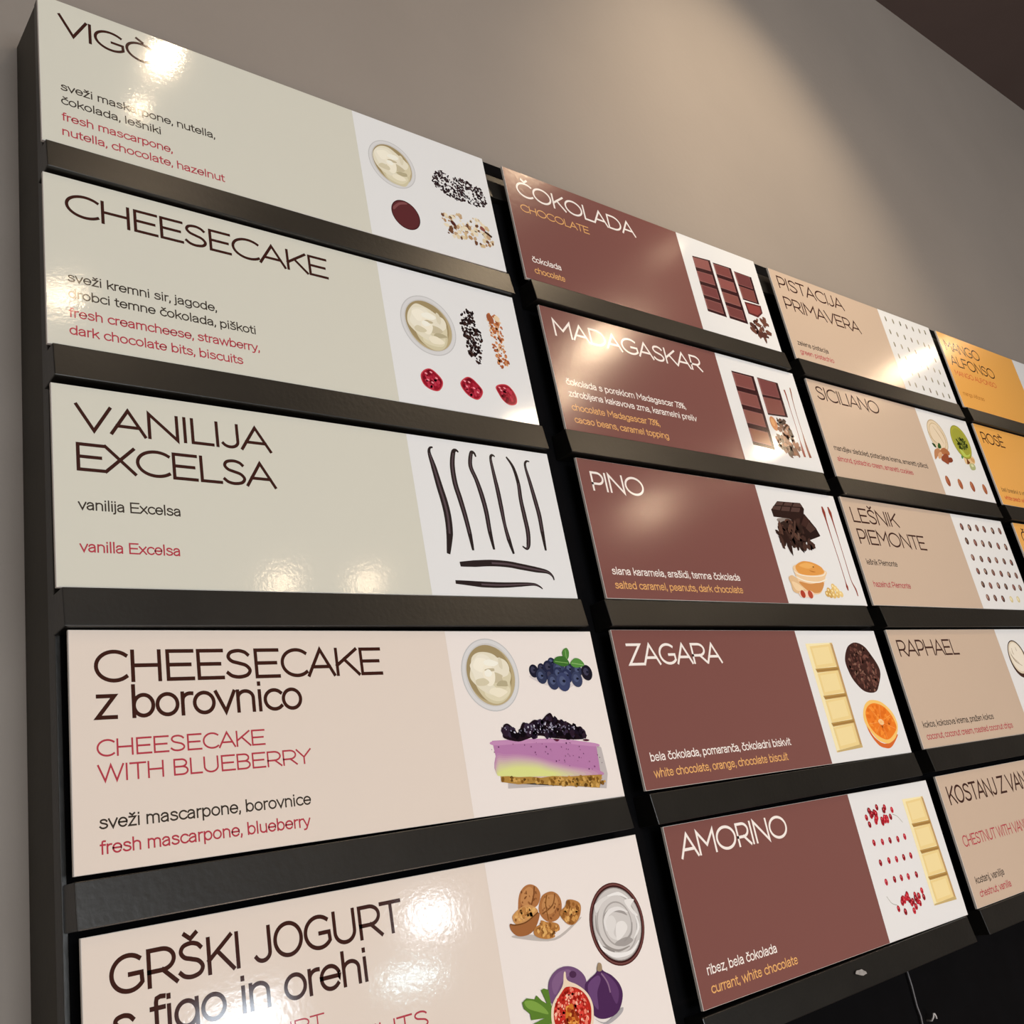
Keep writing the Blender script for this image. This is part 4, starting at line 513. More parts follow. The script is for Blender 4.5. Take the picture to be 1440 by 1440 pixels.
((1,2), 0.5387, -0.3802, -0.00317, 'brown', 'brown sign reading PINO with dark chocolate and peanut butter bowl', [['title_lettering','PINO',16.4,100.1,37.2,22.9,'#f2e4dc','thin',0.118,None],['description_lettering','slana karamela, arašidi, temna čokolada',16.4,234.3,131.8,8.6,'#f2e4dc','body',0.13,None],['translation_lettering','salted caramel, peanuts, dark chocolate',16.4,233.8,147.2,8.6,'#e0a868','body',0.13,None]], [['chocolate_block_picture',None,[['b','#8a807a',[[347.4,44.8],[371.4,41.8],[404.9,42.6],[384.1,48.6],[352,49.9]]],['p','#2b1a17',[[340,32.8],[358.9,19.6],[411.5,17.8],[416.7,25.9],[407.4,41.3],[393.3,47.9],[374.5,42.7],[340.7,42.6]]],['p','#4d3833',[[357.5,20.8],[373,19.5],[368.1,24.4],[351.9,25.5]]],['p','#4d3833',[[376.6,19.4],[393.9,18.5],[388.8,23.7],[370.6,24.7]]],['p','#4d3833',[[397.3,19],[411,18.6],[413.4,23.3],[391.1,24.4]]],['p','#4d3833',[[346.8,27.3],[364.6,26.3],[359.2,32.3],[342.1,32.1]]],['p','#4d3833',[[367.1,26.5],[385.1,25.7],[380.4,32],[361.6,32.7]]],['p','#4d3833',[[388.6,26],[407.9,25.2],[403,31.5],[382.9,32.3]]],['p','#241412',[[393.3,47.9],[413.2,32.9],[431.5,51.9],[436.3,62.9],[426.5,65.7],[397.3,73.1],[385.6,64]]],['p','#3d2621',[[412.1,35.3],[423.3,42.3],[407.4,52.5],[397.8,49.8]]],['p','#46302a',[[418.9,43.8],[431,53.1],[414.7,59.8],[406.8,53.7]]]]],['chocolate_chunk_picture',None,[['b','#2f1d19',[[342.7,57.1],[352,49.9],[369.8,45.3],[389.4,44.9],[399.9,53],[394.5,67.8],[374.8,75.6],[359.6,74.3],[347.8,66.5]]],['r',['#3e2822','#22120f','#54392f','#30201b'],70,3,9,[[345.3,56.9],[366.9,47.7],[389.6,48.2],[398.6,63.1],[387.2,79.2],[369,80.2],[352.8,70.4]],2.6]]],['chocolate_shavings_picture',None,[['r',['#2c1a16','#432c25'],16,4,9,[[336.5,57.5],[343.8,60.3],[345.7,70.9],[362.4,79.6],[399.8,82.8],[413.2,77.7],[404.2,73.8],[353,81.2],[339.4,73.4]],3],['s','#4d362e',[[385.7,45.2],[379.4,56.7],[367.1,69.5]],4],['s','#5c463c',[[385.8,61.7],[382.4,70.7]],4]]],['peanut_picture',None,[['b','#d9b58a',[[334.5,124.3],[342.9,120.8],[350.1,123.7],[361.8,131.7],[364.7,139.9],[348.7,144.5],[336.4,141.8],[335.7,132.5]]],['b','#e8cba2',[[338.9,129.3],[351.3,132],[360,139],[343.8,140.5]]]]],['peanut_butter_bowl_picture',None,[['b','#e4c49c',[[356.5,106.6],[420.1,111.3],[416.3,122.3],[397.2,142.2],[376.6,144.3],[364.2,141],[351.8,123.6]]],['b','#c98a4e',[[354.6,128.8],[379.6,131.1],[409.8,127.9],[396.8,141.1],[377.3,142.7],[365.2,138.9]]],['b','#d9964a',[[356.4,108.7],[372.9,101.6],[389.2,100.8],[404,103.3],[416.1,108.2],[415.9,115.8],[388.8,119.6],[361.4,118]]],['b','#e3a85c',[[364.9,107.3],[382.9,102.7],[399.3,105.7],[384.3,110.7]]],['b','#b97430',[[385,112.8],[398.5,114.4],[391,115.2]]],['e','#6a4420',[396.4,107.8],1.6,1,0],['s','#efe2d0',[[349.4,114.3],[359.2,119.1],[384.6,120.8],[412.7,118.7],[421.7,113.4]],1.4],['s','#f3e6d6',[[350.6,122.6],[370.7,127.7],[398.8,128.3],[419.5,123.3]],1.6]]],['peanut_picture',None,[['b','#e9c9b4',[[346.6,144.6],[354.2,140.2],[363.9,141.5],[373.3,140.2],[380.4,143.7],[374.8,149.6],[363.6,149.3],[349.9,149.1]]],['e','#a83c28',[355,145.1],5.1,5.1,0],['e','#b04a34',[371.2,145.3],5.3,5.3,0]]],['chickpeas_picture',None,[['e','#d9b56e',[430,133.2],4.6,4.2,0],['e','#efdca6',[429,132.3],1.8,1.5,0],['e','#e3c584',[434.2,135.7],4.6,4.2,0],['e','#efdca6',[433.2,134.9],1.8,1.5,0],['e','#c9a058',[416.9,138.9],4.6,4.2,0],['e','#efdca6',[415.9,138.1],1.8,1.5,0],['e','#d9b56e',[425.7,139.8],4.6,4.2,0],['e','#efdca6',[424.6,138.9],1.8,1.5,0],['e','#e3c584',[437.2,138.9],4.6,4.2,0],['e','#efdca6',[436.2,138.1],1.8,1.5,0],['e','#c9a058',[411,143.4],4.6,4.2,0],['e','#efdca6',[410,142.6],1.8,1.5,0],['e','#d9b56e',[425.6,145.1],4.6,4.2,0],['e','#efdca6',[424.6,144.3],1.8,1.5,0],['e','#e3c584',[443.5,143.1],4.6,4.2,0],['e','#efdca6',[442.4,142.2],1.8,1.5,0],['e','#c9a058',[417.5,144.8],4.6,4.2,0],['e','#efdca6',[416.5,144],1.8,1.5,0],['e','#d9b56e',[434.4,144.4],4.6,4.2,0],['e','#efdca6',[433.3,143.5],1.8,1.5,0]]],['caramel_sauce_picture',None,[['s','#8a3a2e',[[462.5,18.5],[463.1,26.6],[462.7,40.5],[462.9,67.9],[463.7,99.4],[463.5,125],[463.5,132.1],[463.4,137.6]],[3,7,3,1.5,1.4,1.6,5,2]]]],['caramel_sauce_picture',None,[['s','#8a3e30',[[477.3,17.9],[478.6,26.5],[478.8,39.3],[478.9,67],[478.7,96.5],[478.4,122.2],[482.9,135.4],[483.2,144.8]],[3,7,3,1.4,1.4,1.5,3.4,2]]]]]),
((1,3), 0.5331, -0.5712, -0.0054, 'brown', 'brown sign reading ZAGARA with orange slice and chocolate cookie', [['title_lettering','ZAGARA',16.4,166.6,37.2,22.9,'#f2e4dc','sans',0.12,None],['description_lettering','bela čokolada, pomaranča, čokoladni biskvit',16.4,250.9,131.8,8.6,'#f2e4dc','body',0.13,None],['translation_lettering','white chocolate, orange, chocolate biscuit',16.4,238.3,147.2,8.6,'#e0a868','body',0.13,None]], [['white_chocolate_bar_picture',None,[['p','#d9c08a',[[334.3,16.5],[393,15.4],[392.2,144.1],[335.3,146.1]]],['p','#f0e0b0',[[334.3,16.5],[387,15.5],[386.4,142.4],[335.3,144.2]]],['p','#b89460',[[388.8,15.4],[393,18],[392.2,144.1],[388.1,141.7]]],['p','#e6cd8e',[[341.7,19.7],[387,17.1],[386.8,44.7],[341.9,47.1]]],['p','#ead59c',[[345.8,22.3],[382.2,20.3],[382.1,40.9],[345.9,43]]],['p','#b08a4a',[[340.2,47.4],[391,45.7],[391,50.1],[342.5,52.1]]],['p','#9a7640',[[341.4,49.2],[389.8,47.5],[389.8,49.4],[341.9,50.8]]],['p','#e6cd8e',[[341.9,53],[386.8,50.2],[386.7,77.3],[342.1,79.8]]],['p','#ead59c',[[346,55.6],[382,53.4],[382,73.6],[346.1,75.8]]],['p','#b08a4a',[[340.4,80.1],[390.8,78.2],[390.8,82.6],[342.7,84.7]]],['p','#9a7640',[[341.6,81.9],[389.6,80.1],[389.6,81.9],[342.1,83.5]]],['p','#e6cd8e',[[342.1,85.7],[386.7,82.7],[386.5,109.3],[342.3,111.9]]],['p','#ead59c',[[346.1,88.1],[381.9,85.8],[381.9,105.6],[346.2,108]]],['p','#b08a4a',[[340.6,112.2],[390.6,110.1],[390.6,114.4],[342.9,116.7]]],['p','#9a7640',[[341.8,114],[389.5,111.9],[389.4,113.7],[342.3,115.5]]],['p','#e6cd8e',[[342.3,117.6],[386.5,114.6],[386.4,140.6],[342.5,143.4]]],['p','#ead59c',[[346.3,120],[381.8,117.6],[381.7,137],[346.4,139.5]]],['p','#c2a870',[[338.6,144.1],[392.2,140.1],[392.2,144.1],[337.5,146]]]]],['chocolate_cookie_picture',None,[['b','#3a1e1a',[[410.4,38.4],[421.3,24.2],[433.6,17.6],[449,15.6],[465.1,20.8],[476.1,33.3],[484.2,46.9],[483.1,57.9],[470.6,72],[461,78.9],[446.9,80.2],[431.3,76.7],[418,65.7],[411.7,53.8]]],['r',['#54302a','#2a1210','#6b443a','#43251f','#7d5a4c'],170,1.6,4.4,[[415.7,38.5],[433.5,21.8],[448.6,18.3],[471.6,33.2],[479.3,55.3],[463,75.4],[446.4,77.2],[422.9,64.7]],2.2]]],['orange_slice_picture',None,[['b','#d0662c',[[414.1,107.2],[417.8,123.3],[427.5,136.3],[447.5,143.3],[479.1,133.8],[471.7,140.3],[455.6,148.4],[442.3,148.4],[427.9,143.1],[415.9,126.6]]],['b','#eec06a',[[414.3,106.1],[422.5,96.1],[433.3,90.5],[446.1,89.2],[464.2,92.6],[480.4,103.4],[486.8,115.5],[485,126],[473.7,136.9],[459.2,142.3],[447.6,143.1],[431.1,137.7],[420.1,126.8],[413.2,116.3]]],['b','#e67a22',[[419.9,106.4],[426.5,98.6],[436.5,94.4],[449.1,93.5],[465.5,98],[477.7,108],[482.5,118.8],[481,126.9],[468.6,134.3],[454.7,138.6],[442.6,136.7],[429.2,129.7],[420.3,118.9]]],['r',['#ee8c2e','#dc6c18'],60,2,5,[[423.1,106.5],[445.1,94.8],[473.9,106.6],[479.1,124.5],[456.4,135.9],[432,128.7]],2.2],['b','#f0c890',[[444.6,114.5],[451,113.1],[455.8,116.2],[454.9,119.7],[448.9,120.5],[444.1,117.3]]],['s','#f0a050',[[449.9,116.8],[432.4,97.7]],[0.3,0.7]],['s','#f0a050',[[449.9,116.8],[457.4,96.5]],[0.3,0.7]],['s','#f0a050',[[449.9,116.8],[477,109.1]],[0.3,0.7]],['s','#f0a050',[[449.9,116.8],[478.8,126.8]],[0.3,0.7]],['s','#f0a050',[[449.9,116.8],[453.2,137.4]],[0.3,0.7]],['s','#f0a050',[[449.9,116.8],[431.3,129.8]],[0.3,0.7]],['s','#f0a050',[[449.9,116.8],[420.9,117.8]],[0.3,0.7]]]]]),
((1,4), 0.5443, -0.7634, -0.00741, 'brown', 'brown sign reading AMORINO with red currants and white chocolate', [['title_lettering','AMORINO',16.4,190.9,31.5,22.9,'#f2e4dc','thin',0.118,None],['description_lettering','ribez, bela čokolada',16.4,123.5,131.8,8.6,'#f2e4dc','body',0.13,None],['translation_lettering','currant, white chocolate',16.4,151.9,147.2,8.6,'#e0a868','body',0.13,None]], [['white_chocolate_bar_picture',None,[['p','#d9c08a',[[431.2,16.7],[480.5,17.6],[484.6,138.1],[431.4,137.1]]],['p','#f0e0b0',[[431.2,16.7],[475.4,17.5],[479.1,136.2],[431.4,135.4]]],['p','#b89460',[[477,17.5],[480.6,20.1],[484.6,138.1],[480.7,135.7]]],['p','#e6cd8e',[[437.5,20],[475.5,19],[476.3,44.8],[437.6,45.4]]],['p','#ead59c',[[440.9,22.5],[471.6,21.8],[472.1,41],[441,41.7]]],['p','#b08a4a',[[436.1,45.6],[479.9,45.8],[480.1,50],[438.1,50]]],['p','#9a7640',[[437.1,47.3],[478.9,47.5],[479,49.2],[437.6,48.8]]],['p','#e6cd8e',[[437.7,50.9],[476.4,49.9],[477.2,75.2],[437.8,75.8]]],['p','#ead59c',[[441.1,53.4],[472.4,52.7],[473,71.5],[441.3,72.2]]],['p','#b08a4a',[[436.3,76],[480.9,76.2],[481.1,80.3],[438.3,80.4]]],['p','#9a7640',[[437.3,77.7],[479.9,77.9],[480,79.6],[437.8,79.1]]],['p','#e6cd8e',[[437.8,81.2],[477.4,80.3],[478.2,105.1],[437.9,105.6]]],['p','#ead59c',[[441.4,83.6],[473.3,83],[473.8,101.5],[441.5,102.1]]],['p','#b08a4a',[[436.4,105.8],[481.9,106.1],[482.1,110.1],[438.5,110.1]]],['p','#9a7640',[[437.4,107.5],[480.9,107.8],[481,109.4],[438,108.9]]],['p','#e6cd8e',[[438,110.9],[478.3,110.1],[479.1,134.5],[438.1,134.9]]],['p','#ead59c',[[441.6,113.3],[474.1,112.7],[474.6,130.9],[441.7,131.5]]],['p','#c2a870',[[434.5,135.4],[484.5,134.4],[484.6,138.1],[433.4,137.1]]]]],['currant_sprig_picture',None,[['s','#8a8a78',[[400.4,30.7],[409.6,34.2],[417.5,41.9]],0.6],['e','#a81828',[344.4,28.7],3,3.6,0],['e','#e06068',[344,27.7],0.9,1.1,0],['e','#3c1014',[344.8,29.8],0.7,0.8,0],['e','#c02434',[354.8,23.3],3,3.6,0],['e','#e06068',[354.4,22.2],0.9,1.1,0],['e','#3c1014',[355.2,24.3],0.7,0.8,0],['e','#8a101e',[371.6,20],3,3.6,0],['e','#e06068',[371.2,19],0.9,1.1,0],['e','#3c1014',[371.9,21],0.7,0.8,0],['e','#a81828',[388.1,21.7],3,3.6,0],['e','#e06068',[387.7,20.7],0.9,1.1,0],['e','#3c1014',[388.4,22.7],0.7,0.8,0],['e','#c02434',[402.2,26],3,3.6,0],['e','#e06068',[401.8,24.9],0.9,1.1,0],['e','#3c1014',[402.6,27],0.7,0.8,0],['e','#8a101e',[394.8,33.1],3,3.6,0],['e','#e06068',[394.4,32],0.9,1.1,0],['e','#3c1014',[395.2,34.1],0.7,0.8,0],['e','#a81828',[374.7,37.5],3,3.6,0],['e','#e06068',[374.4,36.5],0.9,1.1,0],['e','#3c1014',[375.1,38.6],0.7,0.8,0],['e','#c02434',[361.1,34.9],3,3.6,0],['e','#e06068',[360.7,33.9],0.9,1.1,0],['e','#3c1014',[361.5,36],0.7,0.8,0],['e','#8a101e',[346.4,36.6],3,3.6,0],['e','#e06068',[346.1,35.6],0.9,1.1,0],['e','#3c1014',[346.8,37.6],0.7,0.8,0],['e','#a81828',[354.8,27.6],3,3.6,0],['e','#e06068',[354.4,26.6],0.9,1.1,0],['e','#3c1014',[355.2,28.6],0.7,0.8,0],['e','#c02434',[365.2,30.4],3,3.6,0],['e','#e06068',[364.8,29.4],0.9,1.1,0],['e','#3c1014',[365.5,31.4],0.7,0.8,0],['e','#8a101e',[363.3,24.9],3,3.6,0],['e','#e06068',[362.9,23.9],0.9,1.1,0],['e','#3c1014',[363.7,25.9],0.7,0.8,0],['e','#a81828',[374.9,34.4],3,3.6,0],['e','#e06068',[374.5,33.3],0.9,1.1,0],['e','#3c1014',[375.3,35.4],0.7,0.8,0],['e','#c02434',[381.9,32.7],3,3.6,0],['e','#e06068',[381.5,31.7],0.9,1.1,0],['e','#3c1014',[382.2,33.7],0.7,0.8,0],['e','#8a101e',[357.3,26.1],3,3.6,0],['e','#e06068',[357,25.1],0.9,1.1,0],['e','#3c1014',[357.7,27.1],0.7,0.8,0],['e','#a81828',[386,33.5],3,3.6,0],['e','#e06068',[385.6,32.5],0.9,1.1,0],['e','#3c1014',[386.4,34.5],0.7,0.8,0],['e','#c02434',[363,32],3,3.6,0],['e','#e06068',[362.7,31],0.9,1.1,0],['e','#3c1014',[363.4,33],0.7,0.8,0],['e','#8a101e',[384,24.6],3,3.6,0],['e','#e06068',[383.6,23.6],0.9,1.1,0],['e','#3c1014',[384.4,25.7],0.7,0.8,0],['e','#a81828',[365.5,26.3],3,3.6,0],['e','#e06068',[365.1,25.3],0.9,1.1,0],['e','#3c1014',[365.9,27.4],0.7,0.8,0],['e','#c02434',[379.8,35.5],3,3.6,0],['e','#e06068',[379.4,34.5],0.9,1.1,0],['e','#3c1014',[380.2,36.6],0.7,0.8,0],['e','#8a101e',[353.1,22.1],3,3.6,0],['e','#e06068',[352.7,21.1],0.9,1.1,0],['e','#3c1014',[353.4,23.2],0.7,0.8,0],['e','#a81828',[365.2,26.6],3,3.6,0],['e','#e06068',[364.8,25.6],0.9,1.1,0],['e','#3c1014',[365.6,27.6],0.7,0.8,0],['e','#c02434',[385.4,35.9],3,3.6,0],['e','#e06068',[385.1,34.8],0.9,1.1,0],['e','#3c1014',[385.8,36.9],0.7,0.8,0]]],['currant_sprig_picture',None,[['s','#8a8a78',[[354.4,124.5],[344.9,120.8],[338.9,113]],0.6],['e','#a81828',[355.4,128.4],3,3.6,0],['e','#e06068',[355.1,127.4],0.9,1.1,0],['e','#3c1014',[355.8,129.4],0.7,0.8,0],['e','#c02434',[368.3,121.1],3,3.6,0],['e','#e06068',[367.9,120.1],0.9,1.1,0],['e','#3c1014',[368.6,122.1],0.7,0.8,0],['e','#8a101e',[381.3,117.3],3,3.6,0],['e','#e06068',[381,116.3],0.9,1.1,0],['e','#3c1014',[381.7,118.3],0.7,0.8,0],['e','#a81828',[397.2,120.2],3,3.6,0],['e','#e06068',[396.8,119.2],0.9,1.1,0],['e','#3c1014',[397.6,121.2],0.7,0.8,0],['e','#c02434',[414.2,118],3,3.6,0],['e','#e06068',[413.9,116.9],0.9,1.1,0],['e','#3c1014',[414.6,119],0.7,0.8,0],['e','#8a101e',[414.4,124.9],3,3.6,0],['e','#e06068',[414,123.9],0.9,1.1,0],['e','#3c1014',[414.8,125.9],0.7,0.8,0],['e','#a81828',[402.6,129.5],3,3.6,0],['e','#e06068',[402.2,128.5],0.9,1.1,0],['e','#3c1014',[403,130.5],0.7,0.8,0],['e','#c02434',[385.8,135.3],3,3.6,0],['e','#e06068',[385.4,134.3],0.9,1.1,0],['e','#3c1014',[386.2,136.2],0.7,0.8,0],['e','#8a101e',[367.4,133.4],3,3.6,0],['e','#e06068',[367,132.4],0.9,1.1,0],['e','#3c1014',[367.8,134.3],0.7,0.8,0],['e','#a81828',[366.3,123.5],3,3.6,0],['e','#e06068',[365.9,122.6],0.9,1.1,0],['e','#3c1014',[366.7,124.5],0.7,0.8,0],['e','#c02434',[385,127.1],3,3.6,0],['e','#e06068',[384.6,126.1],0.9,1.1,0],['e','#3c1014',[385.4,128.1],0.7,0.8,0],['e','#8a101e',[388.8,125.6],3,3.6,0],['e','#e06068',[388.4,124.6],0.9,1.1,0],['e','#3c1014',[389.2,126.5],0.7,0.8,0],['e','#a81828',[397.1,124.1],3,3.6,0],['e','#e06068',[396.7,123.1],0.9,1.1,0],['e','#3c1014',[397.5,125.1],0.7,0.8,0],['e','#c02434',[377.2,120.1],3,3.6,0],['e','#e06068',[376.8,119.1],0.9,1.1,0],['e','#3c1014',[377.6,121.1],0.7,0.8,0],['e','#8a101e',[397.7,126.7],3,3.6,0],['e','#e06068',[397.4,125.7],0.9,1.1,0],['e','#3c1014',[398.1,127.7],0.7,0.8,0],['e','#a81828',[391.8,131.7],3,3.6,0],['e','#e06068',[391.4,130.7],0.9,1.1,0],['e','#3c1014',[392.2,132.6],0.7,0.8,0],['e','#c02434',[398.5,126.1],3,3.6,0],['e','#e06068',[398.1,125.1],0.9,1.1,0],['e','#3c1014',[398.9,127.1],0.7,0.8,0],['e','#8a101e',[382,123.1],3,3.6,0],['e','#e06068',[381.6,122.1],0.9,1.1,0],['e','#3c1014',[382.4,124.1],0.7,0.8,0],['e','#a81828',[404.2,122.1],3,3.6,0],['e','#e06068',[403.8,121.1],0.9,1.1,0],['e','#3c1014',[404.6,123.1],0.7,0.8,0],['e','#c02434',[379.6,118.8],3,3.6,0],['e','#e06068',[379.2,117.8],0.9,1.1,0],['e','#3c1014',[379.9,119.8],0.7,0.8,0],['e','#8a101e',[395.8,123.9],3,3.6,0],['e','#e06068',[395.4,122.9],0.9,1.1,0],['e','#3c1014',[396.1,124.9],0.7,0.8,0],['e','#a81828',[370.3,120.2],3,3.6,0],['e','#e06068',[369.9,119.3],0.9,1.1,0],['e','#3c1014',[370.7,121.2],0.7,0.8,0],['e','#c02434',[371,122],3,3.6,0],['e','#e06068',[370.6,121],0.9,1.1,0],['e','#3c1014',[371.3,123],0.7,0.8,0]]],['currant_picture',None,[['e','#a8202e',[344.8,56.4],3.1,3.7,0],['e','#d86870',[344.4,55.4],0.9,1.1,0],['e','#5a1418',[345.1,57.2],0.8,0.9,0]]],['currant_picture',None,[['e','#b83040',[362.5,57.5],3.1,3.7,0],['e','#d86870',[362.2,56.5],0.9,1.1,0],['e','#5a1418',[362.8,58.3],0.8,0.9,0]]],['currant_picture',None,[['e','#8e1824',[379.1,57.8],3.1,3.7,0],['e','#d86870',[378.8,56.8],0.9,1.1,0],['e','#5a1418',[379.4,58.6],0.8,0.9,0]]],['currant_picture',None,[['e','#a8202e',[396.4,58.5],3.1,3.7,0],['e','#d86870',[396,57.4],0.9,1.1,0],['e','#5a1418',[396.7,59.2],0.8,0.9,0]]],['currant_picture',None,[['e','#b83040',[412.6,57.6],3.1,3.7,0],['e','#d86870',[412.2,56.5],0.9,1.1,0],['e','#5a1418',[412.8,58.3],0.8,0.9,0]]],['currant_picture',None,[['e','#8e1824',[346.2,78.2],3.1,3.7,0],['e','#d86870',[345.9,77.2],0.9,1.1,0],['e','#5a1418',[346.5,78.9],0.8,0.9,0]]],['currant_picture',None,[['e','#a8202e',[364.6,78.2],3.1,3.7,0],['e','#d86870',[364.2,77.2],0.9,1.1,0],['e','#5a1418',[364.9,79],0.8,0.9,0]]],['currant_picture',None,[['e','#b83040',[381,78.9],3.1,3.7,0],['e','#d86870',[380.6,77.9],0.9,1.1,0],['e','#5a1418',[381.3,79.7],0.8,0.9,0]]],['currant_picture',None,[['e','#8e1824',[397.4,78.9],3.1,3.7,0],['e','#d86870',[397,77.9],0.9,1.1,0],['e','#5a1418',[397.7,79.7],0.8,0.9,0]]],['currant_picture',None,[['e','#a8202e',[413.5,79],3.1,3.7,0],['e','#d86870',[413.1,78],0.9,1.1,0],['e','#5a1418',[413.8,79.8],0.8,0.9,0]]],['currant_picture',None,[['e','#b83040',[346.4,98.9],3.1,3.7,0],['e','#d86870',[346,98],0.9,1.1,0],['e','#5a1418',[346.7,99.7],0.8,0.9,0]]],['currant_picture',None,[['e','#8e1824',[364.7,98.6],3.1,3.7,0],['e','#d86870',[364.4,97.6],0.9,1.1,0],['e','#5a1418',[365,99.4],0.8,0.9,0]]],['currant_picture',None,[['e','#a8202e',[379.6,99],3.1,3.7,0],['e','#d86870',[379.3,98],0.9,1.1,0],['e','#5a1418',[379.9,99.7],0.8,0.9,0]]],['currant_picture',None,[['e','#b83040',[394.8,99.7],3.1,3.7,0],['e','#d86870',[394.5,98.7],0.9,1.1,0],['e','#5a1418',[395.1,100.4],0.8,0.9,0]]],['currant_picture',None,[['e','#8e1824',[413.2,100.1],3.1,3.7,0],['e','#d86870',[412.8,99.1],0.9,1.1,0],['e','#5a1418',[413.5,100.9],0.8,0.9,0]]]]),
